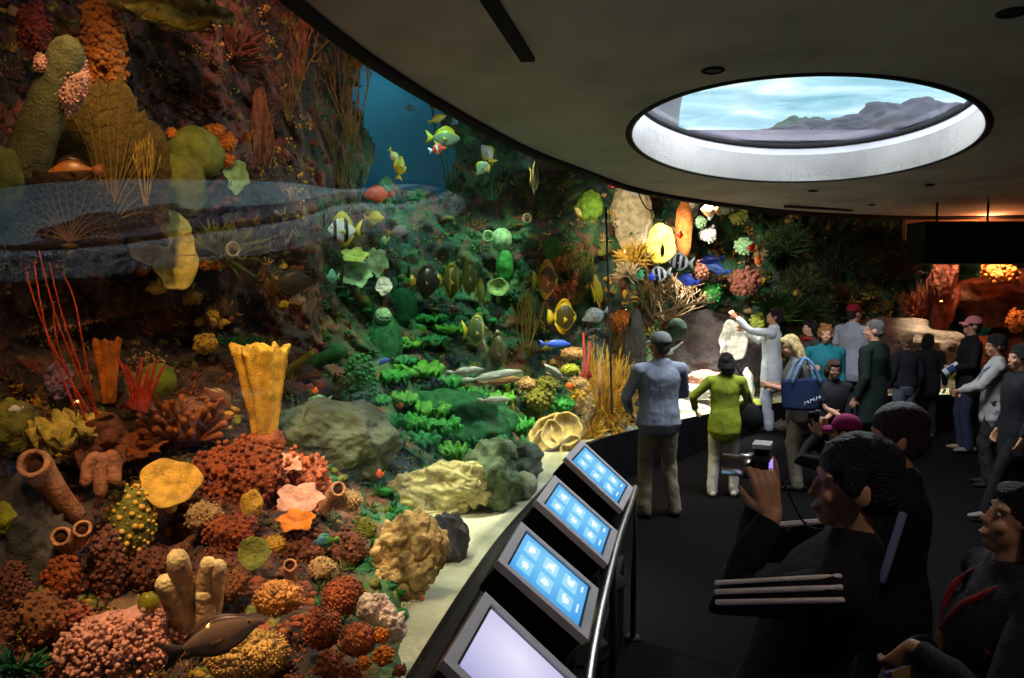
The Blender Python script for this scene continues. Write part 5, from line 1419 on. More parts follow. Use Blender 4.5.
# soffit and orange cove at the far end
p0, p1 = at(918, 264, 10.6), at(1060, 222, 10.6)
root = empty('hanging_soffit', ((p0.x + p1.x) / 2, 10.7, p0.z)); tag(root, 'black boxed soffit hanging below the orange-lit cove', 'soffit')
W_, H_ = p1.x - p0.x, p1.z - p0.z
q = M(); q.box((0, 0, H_ / 2), (W_, .5, H_)); bev(obj('box', q, m_blackm, root, smooth=False), .01)
for x in (937, 988):
    h = at(x, 210, 10.6)
    q = M(); q.tube([(h.x - root.location.x, -.1, H_), (h.x - root.location.x, -.1, ceil_z(10.6) - p0.z)], [.015, .015], 8, roundcap=False)
    obj('hanger', q, m_blackm, root)
q = M()
p0, p1 = at(905, 240, 12.2), at(1120, 190, 12.2)
q.box(((p0.x + p1.x) / 2, 12.25, (p0.z + p1.z) / 2), (p1.x - p0.x, .1, p1.z - p0.z))
struct(obj('wall_far', q, mat('cove_plaster', [rgb(190, 150, 120)], .9, 3), smooth=False), 'plaster wall of the orange-lit cove')
q = M(); q.box((9.3, 4.5, 2.0), (.15, 14.5, 4.4)); struct(obj('wall_right', q, mat('dark_wall', [rgb(50, 40, 38)], .9, 3), smooth=False), 'dark side wall of the hall')
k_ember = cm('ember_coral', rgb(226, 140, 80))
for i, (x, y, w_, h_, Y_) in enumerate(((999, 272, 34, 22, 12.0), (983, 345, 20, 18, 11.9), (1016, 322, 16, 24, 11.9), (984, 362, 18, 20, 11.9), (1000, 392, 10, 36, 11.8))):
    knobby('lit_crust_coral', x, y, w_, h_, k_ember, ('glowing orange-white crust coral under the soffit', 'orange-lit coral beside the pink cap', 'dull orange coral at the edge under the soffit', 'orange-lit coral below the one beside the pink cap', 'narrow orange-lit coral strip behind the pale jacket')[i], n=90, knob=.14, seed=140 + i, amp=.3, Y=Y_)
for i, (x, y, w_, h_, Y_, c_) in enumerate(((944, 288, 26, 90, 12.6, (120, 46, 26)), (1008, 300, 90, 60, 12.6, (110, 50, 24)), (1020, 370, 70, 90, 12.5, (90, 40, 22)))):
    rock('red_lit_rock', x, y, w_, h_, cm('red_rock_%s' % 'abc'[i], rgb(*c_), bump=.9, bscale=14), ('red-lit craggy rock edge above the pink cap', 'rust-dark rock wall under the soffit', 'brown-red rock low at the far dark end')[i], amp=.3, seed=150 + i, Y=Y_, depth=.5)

# ================================================================ PEOPLE
def skin_mat(name, c): return mat('skin_' + name, [tone(c, .9), c, tone(c, 1.06)], .5, 9, .1, 120, spec=.35)
SKIN = {'fair': skin_mat('fair', rgb(205, 150, 122)), 'tan': skin_mat('tan', rgb(176, 122, 92)), 'asian': skin_mat('warm', rgb(192, 140, 108))}
def cloth(name, c, k=1): return mat('cloth_' + name, [tone(c, .86), c, tone(c, 1.1)], .85, 7, .35, 160)
def hair_mat(name, c):
    return mat('hair_' + name, [tone(c, .6), c, tone(c, 1.5)], .45, 34, .8, 130)
def vox(o, v, sm=2, disp=0, dscale=.12):
    m = o.modifiers.new('r', 'REMESH'); m.mode = 'VOXEL'; m.voxel_size = v; m.use_smooth_shade = True
    if sm:
        m = o.modifiers.new('s', 'SMOOTH'); m.factor = .5; m.iterations = sm
    if disp:
        t = bpy.data.textures.get('folds_%d' % int(dscale * 1000))
        if t is None:
            t = bpy.data.textures.new('folds_%d' % int(dscale * 1000), 'CLOUDS'); t.noise_scale = dscale; t.noise_depth = 3
        m = o.modifiers.new('d', 'DISPLACE'); m.texture = t; m.strength = disp; m.mid_level = .5; m.texture_coords = 'LOCAL'
    return o
def ik(a, b, l1, l2, pole):
    d = b - a
    L = min(d.length, (l1 + l2) * .998)
    dn = d.normalized(); b = a + dn * L
    x = (l1 * l1 - l2 * l2 + L * L) / (2 * L)
    h = math.sqrt(max(l1 * l1 - x * x, 0))
    pl = Vector(pole); pl = pl - dn * pl.dot(dn)
    if pl.length < 1e-4: pl = Vector((0, -1, 0))
    return a + dn * x + pl.normalized() * h, b
def hand(q, w, d, n, s, curl=.5, side=1, spread=.25):
    """palm, four fingers of three bones and a thumb; w wrist, d finger direction, n palm normal"""
    d = d.normalized(); n = (n - d * n.dot(d)).normalized()
    x = d.cross(n) * side
    for k in range(4):
        a = w + d * .01 * s + x * (.012 * (k - 1.5)) * s; b = w + d * .088 * s + x * (.019 * (k - 1.5)) * s
        q.tube([a, b], [.0125 * s, .0105 * s], 8)
    for k, L in enumerate((.072, .082, .077, .060)):
        p = w + d * .088 * s + x * (.019 * (k - 1.5)) * s
        pts = [p]; dd = (d + x * (k - 1.5) * .12 * spread).normalized()
        for j, f in enumerate((.45, .31, .24)):
            ang = curl * (.5 + .5 * j) * (1 + .12 * k)
            dd = (Matrix.Rotation(ang, 3, d.cross(n)) @ dd).normalized()
            p = p + dd * L * f * s; pts.append(p)
        q.tube(pts, [.0095 * s, .0088 * s, .0080 * s, .0068 * s], 8)
    p = w + d * .025 * s - x * .03 * s
    t1 = (d * .7 - x * .65 + n * .35).normalized(); t2 = (d * .9 - x * .25 + n * .5).normalized()
    q.tube([w + d * .012 * s - x * .012 * s, p + t1 * .028 * s, p + t1 * .03 * s + t2 * .028 * s, p + t1 * .03 * s + t2 * .052 * s], [.014 * s, .0115 * s, .0098 * s, .0075 * s], 8)

def person(label, px, Y, h, yaw, skin='fair', shirt=None, pants=None, hair=None, cap=None, shoes=(30, 30, 34), group=None,
           rh=(.27, .06, .88), lh=(-.27, .06, .88), rpole=(.3, -1, -.2), lpole=(-.3, -1, -.2), head=(0, 0), lean=(0, 0), wide=1.0,
           rfoot=(.1, .02), lfoot=(-.1, .0), sleeve='long', legs='long', fold=.012, rcurl=.6, lcurl=.6, rn=None, ln=None, rd=None, ld=None, v=.009, x=None, bust=0, collar=None, hem=.80, glasses=False, fz=None, top='shirt', female=False):
    s = h / 1.75
    fzv = floor_z(Y) if fz is None else fz
    base = at(px, 400, Y); base = Vector((base.x if x is None else x, Y, fzv))
    root = empty('person', base, R(yaw)); tag(root, label, 'person', group)
    V = lambda a, b, c: Vector((a * s, b * s, c * s))
    lx, ly = lean
    up = lambda x_, y_, z_: V(x_ + lx * max(0, z_ - .92), y_ + ly * max(0, z_ - .92), z_)
    hipR, hipL = V(.09, 0, .92), V(-.09, 0, .92)
    ankR, ankL = V(rfoot[0], rfoot[1], .085), V(lfoot[0], lfoot[1], .085)
    kneR, ankR = ik(hipR, ankR, .425 * s, .42 * s, (0, 1, 0)); kneL, ankL = ik(hipL, ankL, .425 * s, .42 * s, (0, 1, 0))
    shR, shL = up(.178 * wide, -.01, 1.405), up(-.178 * wide, -.01, 1.405)
    wrR0, wrL0 = V(*rh), V(*lh)
    elR, wrR = ik(shR, wrR0, .29 * s, .26 * s, rpole); elL, wrL = ik(shL, wrL0, .29 * s, .26 * s, lpole)
    k = wide
    torso = [(.86, .150 * k, .105, .0), (.93, .168 * k, .12, -.005), (1.02, .160 * k, .115, 0), (1.12, (.138 if female else .15) * k, .105, .008), (1.24, .155 * k, .115 + .02 * bust, .008 + .02 * bust), (1.34, .168 * k, .112, .0), (1.41, .150 * k, .085, -.01), (1.455, .085 * k, .062, -.015)]
    def loft(q, lst, inf, z0=0, z1=9):
        L = [l for l in lst if z0 <= l[0] <= z1]
        C1 = catmull([(l[0], l[1], l[2]) for l in L], 4); C2 = catmull([(l[0], l[3], 0) for l in L], 4)
        pts = [up(0, c2.y, c1.x) for c1, c2 in zip(C1, C2)]
        rr = [((c1.y + inf) * s, (c1.z + inf) * s) for c1 in C1]
        q.tube(pts, rr, 22, ref=(1, 0, 0))
        if z1 > 1.4:
            for sh in (shR, shL):
                r_ = (.052 + inf) * s
                q.ell(sh, (r_, r_, r_), 3)
                q.tube([up(0, -.01, 1.44), up(0, -.01, 1.44).lerp(sh, .5), sh], [(.055 + inf * .6) * s, (.05 + inf * .8) * s, (.05 + inf) * s], 12)
    # head frame
    hy, hp = R(head[0]), R(head[1])
    HR = Matrix.Rotation(hy, 3, 'Z') @ Matrix.Rotation(hp, 3, 'X')
    piv = up(0, .0, 1.50)
    def H(x_, y_, z_): return piv + HR @ V(x_, y_, z_ - 1.50)
    def he(q, c, r, **kw): q.ell(H(*c), (r[0] * s, r[1] * s, r[2] * s), 3, rot=HR, **kw)
    # ---- body
    q = M()
    loft(q, torso, -.006)
    q.tube([up(0, -.018, 1.43), up(0, -.008, 1.50), H(0, .0, 1.56)], [.062 * s, .054 * s, .055 * s], 12)
    he(q, (0, -.008, 1.655), (.074, .096, .095)); he(q, (0, .028, 1.598), (.058, .066, .078)); he(q, (0, .055, 1.545), (.032, .036, .026))
    q.tube([H(0, .088, 1.648), H(0, .098, 1.624), H(0, .104, 1.610), H(0, .092, 1.602)], [.009 * s, .010 * s, .0135 * s, .011 * s], 8)
    for sg in (-1, 1):
        he(q, (sg * .078, -.005, 1.625), (.011, .022, .034)); he(q, (sg * .03, .074, 1.664), (.026, .014, .011)); he(q, (sg * .038, .070, 1.605), (.022, .02, .022))
    he(q, (0, .093, 1.574), (.024, .011, .0065)); he(q, (0, .091, 1.563), (.021, .011, .0065))
    for a, e, w, sg in ((shR, elR, wrR, 1), (shL, elL, wrL, -1)):
        q.tube([a, a.lerp(e, .35), e, e.lerp(w, .3), w], [.052 * s, .046 * s, .038 * s, .039 * s, .026 * s], 12)
        dd = Vector(rd if sg > 0 and rd else ld if sg < 0 and ld else tuple(w - e))
        nn = Vector(rn if sg > 0 and rn else ln if sg < 0 and ln else (-sg, .2, 0))
        hand(q, w, dd, nn, s, rcurl if sg > 0 else lcurl, sg)
    for a, kn, an in ((hipR, kneR, ankR), (hipL, kneL, ankL)):
        q.tube([a, a.lerp(kn, .4), kn, kn.lerp(an, .3), an], [.085 * s, .075 * s, .054 * s, .054 * s, .036 * s], 12)
    sk = SKIN[skin]
    vox(obj('body', q, sk, root), v, 1)
    # ---- face details
    for sg in (-1, 1):
        e = M(); e.ell(H(sg * .031, .081, 1.642), (.012 * s, .008 * s, .0065 * s), 2, rot=HR)
        eo = obj('eye', e, mat('eye_white', [rgb(200, 196, 190)], .2), root)
        e = M(); e.ell(H(sg * .031, .0875, 1.642), (.006 * s, .003 * s, .006 * s), 2, rot=HR); obj('iris', e, mat('iris', [rgb(30, 20, 16)], .2), eo)
    e = M(); e.ell(H(0, .098, 1.569), (.023 * s, .008 * s, .0055 * s), 2, rot=HR); obj('lips', e, mat('lips_' + skin, [rgb(150, 84, 76)], .5), root)
    if glasses:
        g_ = M()
        for sg in (-1, 1):
            g_.tube([H(sg * .033 + .024 * math.cos(2 * PI * j / 14), .104, 1.642 + .018 * math.sin(2 * PI * j / 14)) for j in range(15)], [.0026 * s] * 15, 6, cap=False)
            g_.tube([H(sg * .056, .10, 1.646), H(sg * .080, .0, 1.642)], [.0024 * s] * 2, 6)
        g_.tube([H(-.01, .106, 1.645), H(.01, .106, 1.645)], [.0024 * s] * 2, 6)
        obj('glasses', g_, m_blackm, root)
    # ---- shoes
    for an, ft, sg in ((ankR, rfoot, 1), (ankL, lfoot, -1)):
        q = M(); f = Vector((sg * .12, 1, 0)).normalized()
        q.tube([an + V(0, 0, -.045) - f * .06 * s, an + V(0, 0, -.045), an + V(0, 0, -.052) + f * .08 * s, an + V(0, 0, -.060) + f * .165 * s], [(.038 * s, .038 * s), (.042 * s, .042 * s), (.045 * s, .032 * s), (.036 * s, .022 * s)], 12, ref=(1, 0, 0))
        q.tube([an + V(0, 0, -.03), an + V(0, 0, .02)], [.042 * s, .042 * s], 10)
        vox(obj('shoe', q, cloth('shoe_%d_%d_%d' % shoes, rgb(*shoes)), root), .010, 1)
    # ---- trousers
    if pants:
        q = M()
        loft(q, torso, .012, 0, 1.03)
        if legs == 'skirt':
            q.tube([V(0, 0, .95), V(0, 0, .7), V(0, 0, .45)], [(.18 * s, .14 * s), (.19 * s, .16 * s), (.20 * s, .17 * s)], 20, ref=(1, 0, 0))
        else:
            for a, kn, an in ((hipR, kneR, ankR), (hipL, kneL, ankL)):
                if legs == 'short': q.tube([a, a.lerp(kn, .4), kn + (a - kn) * .05], [.10 * s, .095 * s, .085 * s], 14)
                else: q.tube([a, a.lerp(kn, .4), kn, kn.lerp(an, .5), an + V(0, 0, -.025)], [.10 * s, .090 * s, .073 * s, .068 * s, .066 * s], 14)
        vox(obj('trousers' if legs != 'skirt' else 'skirt', q, cloth('p_%d_%d_%d' % pants, rgb(*pants)), root), max(v, .011), 2, fold * 1.2, .10)
    # ---- shirt
    if shirt:
        q = M()
        ts = [(hem, .178 * k, .128, 0), (.86, .174 * k, .126, 0), (.93, .175 * k, .124, 0)] + torso[2:]
        ts = [t_ for t_ in ts if t_[0] >= hem]
        loft(q, ts, .020)
        for a, e, w in ((shR, elR, wrR), (shL, elL, wrL)):
            if sleeve == 'short':
                q.tube([a, a.lerp(e, .75)], [.066 * s, .062 * s], 14, roundcap=False)
            else:
                q.tube([a, a.lerp(e, .4), e, e.lerp(w, .5), e.lerp(w, .95)], [.068 * s, .062 * s, .055 * s, .049 * s, .040 * s], 14, roundcap=False)
        vox(obj(top, q, cloth('s_%d_%d_%d' % shirt, rgb(*shirt)), root), max(v, .010), 5, fold, .11)
        if collar:
            q = M()
            pts = [up(.072 * math.cos(t), -.012 + .07 * math.sin(t), 1.458 + .012 * math.cos(t + PI / 2)) for t in [R(100) + R(340) * j / 20 for j in range(21)]]
            q.tube(pts, [(.008 * s, .020 * s)] * 21, 8, ref=(1, 0, 0))
            obj('collar', q, cloth('c_%d_%d_%d' % collar, rgb(*collar)), root)
    # ---- hair / cap
    if hair:
        hc, st = hair
        q = M()
        he(q, (0, -.016, 1.672), (.083, .100, .094)); he(q, (0, -.045, 1.625), (.074, .066, .078))
        if st in ('long', 'bob'):
            z1 = 1.40 if st == 'long' else 1.52
            for sg in (-1, 1):
                q.tube([H(sg * .066, -.01, 1.68), H(sg * .080, -.02, 1.60), H(sg * .078, -.03, z1 + .05)], [.03 * s, .034 * s, .026 * s], 10)
            q.tube([H(0, -.07, 1.66), H(0, -.085, 1.58), H(0, -.085, z1)], [(.075 * s, .04 * s), (.085 * s, .045 * s), (.075 * s, .03 * s)], 14, ref=(1, 0, 0))
            he(q, (0, .045, 1.712), (.062, .05, .04))
        if st == 'bun': he(q, (0, -.115, 1.68), (.04, .04, .04))
        if st == 'curly':
            rr = random.Random(int(px))
            for j in range(40):
                t = rr.uniform(0, 2 * PI); z_ = rr.uniform(1.60, 1.76); rad_ = .088 if z_ < 1.7 else .06
                yy = -.02 + rad_ * math.sin(t)
                if yy > .06 and z_ < 1.70: continue
                he(q, (rad_ * .92 * math.cos(t), yy, z_), (.026, .026, .024))
        if st == 'thick':
            he(q, (0, -.022, 1.695), (.092, .108, .086)); he(q, (0, -.055, 1.63), (.08, .072, .085))
            for sg in (-1, 1): he(q, (sg * .078, .015, 1.655), (.014, .03, .04))
        vox(obj('hair', q, hair_mat('%d_%d_%d' % hc, rgb(*hc)), root), .008, 1, .010, .03)
    if cap:
        q = M()
        prof = [(.0, 1.772), (.03, 1.770), (.06, 1.755), (.082, 1.725), (.092, 1.69), (.093, 1.668), (.086, 1.668), (.084, 1.69), (.06, 1.74), (.0, 1.755)]
        vs_, n_ = [], 24
        for (r_, z_) in prof:
            for j in range(n_):
                t = 2 * PI * j / n_
                vs_.append(tuple(H(r_ * math.cos(t), -.012 + r_ * 1.16 * math.sin(t), z_)))
        q.add(vs_, [(i * n_ + j, i * n_ + (j + 1) % n_, (i + 1) * n_ + (j + 1) % n_, (i + 1) * n_ + j) for i in range(len(prof) - 1) for j in range(n_)])
        cc = cloth('cap_%d_%d_%d' % cap, rgb(*cap))
        c_ = obj('cap', q, cc, root)
        q = M()
        q.sheet(8, 6, lambda u, w: H((w - .5) * .15 * (1 - .25 * u * u), .07 + .095 * u - .10 * (w - .5) ** 2 * u, 1.682 - .018 * u - .14 * (w - .5) ** 2), .006)
        obj('brim', q, cloth('brim_%d_%d_%d' % cap, tone(rgb(*cap), 1.15)), c_)
    return root, dict(s=s, up=up, H=H, HR=HR, shR=shR, shL=shL, elR=elR, elL=elL, wrR=wrR, wrL=wrL, base=base, yaw=R(yaw))
def world(info, v):
    return info['base'] + Matrix.Rotation(info['yaw'], 3, 'Z') @ Vector(v)
def carry(name, mb, mats, info, label, cat, off=(0, 0, 0), group=None):
    """a thing held by a person: top-level, built in the person's frame"""
    o = obj(name, mb, mats, None, loc=world(info, off), rz=info['yaw'])
    return tag(o, label, cat, group)

# 1 man in grey-blue shirt
_, A = person('man in a grey-blue shirt, khaki trousers and grey cap facing the tank', 659, 7.3, 1.75, 12, 'tan', shirt=(146, 152, 170), pants=(150, 136, 114), cap=(112, 114, 112), hair=((80, 70, 60), 'short'),
       rh=(.12, .28, 1.12), lh=(-.20, .22, .98), rpole=(1, -.5, -.4), lpole=(-1, -.6, -.2), head=(22, 2), wide=1.16, rfoot=(.17, .0), lfoot=(-.12, .02), fold=.022, hem=.90, v=.008, collar=(150, 156, 174), legs='long', shoes=(60, 54, 48))
# 2 lime shirt
_, A = person('dark-haired visitor in a lime green top and white trousers seen from behind', 725, 8.0, 1.5, -12, 'asian', shirt=(150, 164, 46), pants=(206, 202, 196), hair=((26, 20, 20), 'bob'),
       rh=(.12, .26, 1.05), lh=(-.34, .22, 1.02), rpole=(1, -.3, -.4), lpole=(-1, -.2, -.5), head=(16, 4), wide=1.0, fold=.018, rfoot=(.13, .04), lfoot=(-.13, -.02), v=.008, shoes=(190, 184, 176))
q = M(); q.ell((0, 0, 0), (.10, .07, .15), 3, amp=.08)
q.tube([(0, 0, .12), (-.06, .05, .36), (-.14, .12, .5)], [.012, .012, .012], 6)
carry('shoulder_bag', q, cloth('bag_black', rgb(20, 20, 22)), A, 'small black shoulder bag hanging at the hip of the lime top', 'bag', (.27, -.02, .84))
# 3 white jacket, raised arm
_, A = person('person in a long white jacket and pale trousers raising an arm towards the tank', 771, 10.8, 1.72, 62, 'tan', shirt=(206, 206, 210), pants=(176, 178, 190), hair=((24, 20, 20), 'thick'),
       rh=(.12, .42, 1.42), lh=(-.30, .44, 1.62), rpole=(.6, 0, -1), lpole=(-.6, 0, -1), head=(6, 12), fold=.02, hem=.68, wide=1.05, top='jacket')
# 4 blonde woman
_, A = person('blonde long-haired woman in a grey top and beige trousers with arms bent', 800, 8.3, 1.67, 70, 'fair', shirt=(104, 98, 98), pants=(172, 160, 140), hair=((214, 186, 130), 'long'),
       rh=(.10, .30, 1.16), lh=(-.14, .34, 1.18), rpole=(1, -.6, -.6), lpole=(-1, -.7, -.6), head=(14, -22), sleeve='short', lean=(0, .12), fold=.014, female=True, bust=.6, wide=1.02)
root = empty('tote_bag', at(808, 399, 7.98)); root.location = at(803, 416, 7.98); root.rotation_euler = (0, 0, R(8)); tag(root, 'dark blue tote bag with pale lettering on the arm of the blonde woman', 'bag')
q = M(); q.sheet(12, 10, lambda u, w: ((u - .5) * (.46 + .04 * w), -.06 * math.sin(PI * u) * (1.1 - .5 * w), .08 + .30 * w + .03 * math.sin(PI * u) * (w - .5)), .012)
q.sheet(12, 10, lambda u, w: ((.5 - u) * (.46 + .04 * w), .05 * math.sin(PI * u) * (1.1 - .5 * w), .08 + .30 * w), .012)
obj('bag_body', q, cloth('tote_blue', rgb(28, 46, 84)), root)
for yy in (-.05, .05):
    q = M(); q.tube(catmull([(-.15, yy, .36), (-.08, yy, .52), (.0, yy * .3, .60), (.08, yy, .52), (.15, yy, .36)], 5), [(.014, .005)] * 21, 8); obj('strap', q, cloth('tote_pale', rgb(110, 150, 190)), root)
q = M()
for k in range(6):
    q.box((-.02 + .032 * k, -.067, .135 + .012 * k), (.009, .004, .05)); q.box((-.01 + .032 * k, -.067, .155 - .02 * (k % 2) + .012 * k), (.018, .004, .01))
obj('lettering', q, cloth('tote_print', rgb(200, 210, 222)), root)
# 5 teal
_, A = person('smiling woman in a teal top with short reddish curly hair', 824, 9.6, 1.68, 172, 'fair', shirt=(30, 112, 122), pants=(40, 40, 48), hair=((150, 96, 56), 'curly'),
       rh=(.24, .20, 1.22), lh=(-.20, .05, .9), rpole=(1, -.3, -.8), head=(-12, -4), sleeve='long', female=True, bust=.6, wide=1.06)
# 6 dark with red scarf
_, A = person('dark-haired woman with a red scarf turned in profile behind the teal top', 808, 10.6, 1.56, 95, 'fair', shirt=(70, 66, 62), pants=(30, 30, 34), hair=((24, 18, 18), 'bob'), head=(-6, 0), female=True)
q = M(); q.tube([(.075 * math.cos(2 * PI * j / 16) * 1.1, .085 * math.sin(2 * PI * j / 16) * 1.1 - .01, 1.30 + .015 * math.sin(2 * PI * j / 16)) for j in range(17)], [.028] * 17, 8, cap=False)
q.tube([(.03, .10, 1.29), (.04, .13, 1.18), (.04, .135, 1.05)], [(.035, .014), (.045, .014), (.04, .012)], 10)
carry('red_scarf', q, cloth('scarf_red', rgb(150, 30, 34)), A, 'red scarf round the neck of the profile woman behind the teal top', 'scarf')
# 7 red cap
_, A = person('man in a pale grey T-shirt and dark red cap with a white brim', 851, 10.8, 1.76, -62, 'fair', shirt=(170, 172, 188), pants=(60, 60, 70), cap=(150, 24, 40), hair=((50, 36, 30), 'short'),
       sleeve='short', rh=(.16, .30, 1.0), lh=(-.22, .20, 1.02), head=(-8, -2), wide=1.18, fold=.018)
# 8 coat man
_, A = person('grey-haired man in a dark green coat with a pale collar', 872, 9.0, 1.79, 40, 'fair', shirt=(24, 40, 34), pants=(24, 26, 28), hair=((112, 104, 104), 'short'), collar=(190, 190, 196), wide=1.22, head=(28, -2), hem=.62, top='coat')
# 9 girl with glasses
_, A = person('girl with glasses in a dark top with folded arms', 832, 8.0, 1.43, 168, 'fair', shirt=(30, 28, 34), pants=(70, 24, 44), hair=((74, 48, 38), 'bob'), glasses=True, head=(10, -8), sleeve='short',
       rh=(-.12, .20, 1.03), lh=(.12, .17, 1.00), rpole=(1, -.2, -.6), lpole=(-1, -.2, -.6), rcurl=.3, lcurl=.3, female=True)
# 10 / 11
_, A = person('teenager in a dark top and grey shorts with sunglasses pushed up on brown hair', 905, 10.2, 1.42, 8, 'fair', shirt=(30, 30, 38), pants=(96, 98, 112), hair=((130, 100, 70), 'bun'), hem=.95, legs='short', shoes=(206, 206, 216), head=(-30, 4), wide=1.05, fold=.02)
q = M(); q.tube([A['H'](.085 * math.cos(t), .085 * math.sin(t) - .01, 1.735) for t in [PI * j / 12 for j in range(13)]], [(.006, .013)] * 13, 8, ref=(0, 0, 1))
carry('sunglasses', q, m_blackm, A, 'black sunglasses pushed up on the head of the teenager in grey shorts', 'sunglasses')
_, A = person('dark-haired youngster all in black beside the teenager in grey shorts', 927, 10.4, 1.40, -20, 'fair', shirt=(18, 16, 18), pants=(22, 20, 22), hair=((18, 14, 14), 'bob'), head=(-40, 4), shoes=(60, 54, 50))
# 12 pink cap
_, A = person('person in a pink cap, black top and dark jeans holding a folded white leaflet', 968, 9.9, 1.72, 76, 'fair', shirt=(20, 18, 22), pants=(44, 48, 74), cap=(236, 140, 150), hair=((50, 34, 28), 'short'),
       rh=(.06, .22, 1.06), lh=(-.10, .22, 1.10), rpole=(1, -.6, -.6), lpole=(-1, -.6, -.6), head=(8, 6), wide=1.12, shoes=(140, 120, 100))
q = M()
w_ = A['wrL']
Rl = Matrix.Rotation(R(-35), 3, 'X')
q.box((w_.x - .05, w_.y + .03, w_.z - .02), (.02, .20, .11), rot=Rl)
q.box((w_.x - .064, w_.y + .03, w_.z - .02), (.008, .09, .10), rot=Rl, mi=1)
carry('leaflet', q, [cloth('leaflet_white', rgb(224, 224, 232)), cloth('leaflet_blue', rgb(60, 84, 140))], A, 'white and blue folded leaflet held by the pink-capped person', 'leaflet')
# 13/15 pale jacket with strap
_, A = person('dark-haired visitor in a crumpled pale grey jacket clasping hands in front', 994, 8.4, 1.65, 62, 'tan', shirt=(166, 162, 160), pants=(40, 38, 40), hair=((24, 18, 18), 'thick'), fold=.035,
       rh=(.05, .34, 1.08), lh=(-.10, .36, 1.10), rpole=(1, -.3, -.6), lpole=(-1, -.3, -.6), head=(20, -6), wide=1.1, top='jacket')
q = M(); q.tube(catmull([(-.12, -.02, 1.36), (-.15, .12, 1.28), (-.12, .19, 1.10), (-.08, .28, 1.0)], 6), [(.022, .006)] * 19, 8)
carry('camera_strap', q, cloth('strap_blue', rgb(84, 104, 146)), A, 'wide blue camera strap over the crumpled pale grey jacket', 'strap')
# 14 right edge
_, A = person('dark-suited visitor with a pale shirt collar striding at the edge of the view', 1018, 7.15, 1.64, 80, 'asian', shirt=(22, 22, 28), pants=(24, 22, 26), hair=((18, 16, 16), 'thick'), collar=(186, 190, 206), rfoot=(.06, -.25), lfoot=(-.06, .27), head=(6, 0), wide=1.12, hem=.70, top='jacket', shoes=(120, 104, 100))
# 18 magenta cap with compact camera
_, A = person('visitor in a magenta cap holding up a small camera with both hands', 846, 4.6, 1.43, 60, 'asian', shirt=(30, 24, 30), pants=(26, 24, 26), cap=(150, 26, 96), hair=((30, 24, 24), 'short'),
       rh=(.10, .15, 1.62), lh=(-.05, .17, 1.61), rpole=(1, .2, -1), lpole=(-1, .2, -1), head=(0, 0), rd=(-.3, .2, .9), ld=(.3, .2, .9), rn=(-1, .2, 0), ln=(1, .2, 0), v=.007, rcurl=.8, lcurl=.8)
q = M(); p = (A['wrR'] + A['wrL']) / 2
q.box((p.x, p.y + .03, p.z + .10), (.10, .028, .06)); q.tube([(p.x, p.y + .04, p.z + .10), (p.x, p.y + .08, p.z + .10)], [.024, .022], 14, roundcap=False)
carry('compact_camera', q, m_blackm, A, 'small black camera held up by the visitor in the magenta cap', 'camera')
# 17 person beside striped jacket
_, A = person('dark-haired visitor in a dark jacket with pale blue sleeve piping behind the striped jacket', 900, 3.05, 1.73, 66, 'tan', shirt=(22, 20, 28), pants=(24, 22, 26), hair=((44, 30, 26), 'thick'), head=(6, -4), v=.007, rh=(.22, .2, .95), lh=(-.1, .3, 1.1), top='jacket', wide=1.1)
for dx in (0,):
    q = M(); a, e = A['shL'], A['elL']
    ax = (e - a).normalized(); nrm = Vector((-1, -.1, .25)); nrm = (nrm - ax * nrm.dot(ax)).normalized()
    q.tube([a.lerp(e, t) + nrm * (.066 - .009 * t) for t in (.0, .15, .4, .7, 1.0)], [(.015, .005)] * 5, 8, ref=tuple(ax.cross(nrm)))
    carry_o = obj('sleeve_piping', q, cloth('piping_blue', rgb(150, 160, 190)), _)
# 16 striped jacket photographer
_, A = person('man in a black jacket with three white sleeve stripes photographing the tank', 778, 2.2, 1.79, 66, 'asian', shirt=(16, 15, 18), pants=(22, 18, 22), hair=((22, 16, 18), 'thick'), head=(14, 0), v=.006, fold=.016, wide=1.22,
       lean=(0, -.34), lh=(-.08, .0, 1.545), rh=(.10, .02, 1.57), lpole=(-.5, .9, -.9), rpole=(.4, .9, -.9), ld=(.15, .25, .95), rd=(-.2, .2, .95), ln=(.9, .4, 0), rn=(-.9, .3, 0), lcurl=.55, rcurl=.75, top='jacket')
s = A['s']
def stripes(a, e, w, nrm, rad, parent):
    ax = (e - a).normalized()
    n0 = (nrm - ax * nrm.dot(ax)).normalized(); sd_ = ax.cross(n0)
    q = M()
    for k in (-1, 0, 1):
        an = k * .42
        dirn = n0 * math.cos(an) + sd_ * math.sin(an)
        tg = -n0 * math.sin(an) + sd_ * math.cos(an)
        pts = [a.lerp(e, t) + dirn * (rad + .001 - .009 * t) for t in (-.05, .2, .4, .6, .8, 1.0)]
        q.tube(pts, [(.0072, .005)] * 6, 8, ref=tuple(tg))
    obj('sleeve_stripes', q, cloth('stripe_white', rgb(240, 228, 222)), parent)
stripes(A['shL'], A['elL'], A['wrL'], Vector((-.6, -.6, .55)), .069 * s, _)
stripes(A['shR'], A['elR'], A['wrR'], Vector((.2, -.2, .95)), .069 * s, _)
q = M()
c = (A['wrL'] + A['wrR']) / 2 + Vector((0, .03, .10))
root = empty('camera', world(A, c), A['yaw']); tag(root, 'silver-edged digital camera with a glowing violet screen held by the striped jacket man', 'camera')
q = M(); q.box((0, 0, 0), (.125, .045, .08)); q.box((0, .0, .05), (.05, .04, .03)); bev(obj('camera_body', q, m_blackm, root, smooth=False), .008)
q = M(); q.tube([(0, .02, 0), (0, .06, 0), (0, .065, 0), (0, .11, 0)], [.036, .036, .031, .031], 18, roundcap=False); obj('lens_barrel', q, m_steel, root)
q = M(); q.box((.0, .0, .068), (.07, .05, .012)); obj('top_plate', q, mat('camera_silver', [rgb(206, 206, 210)], .4), root, smooth=False)
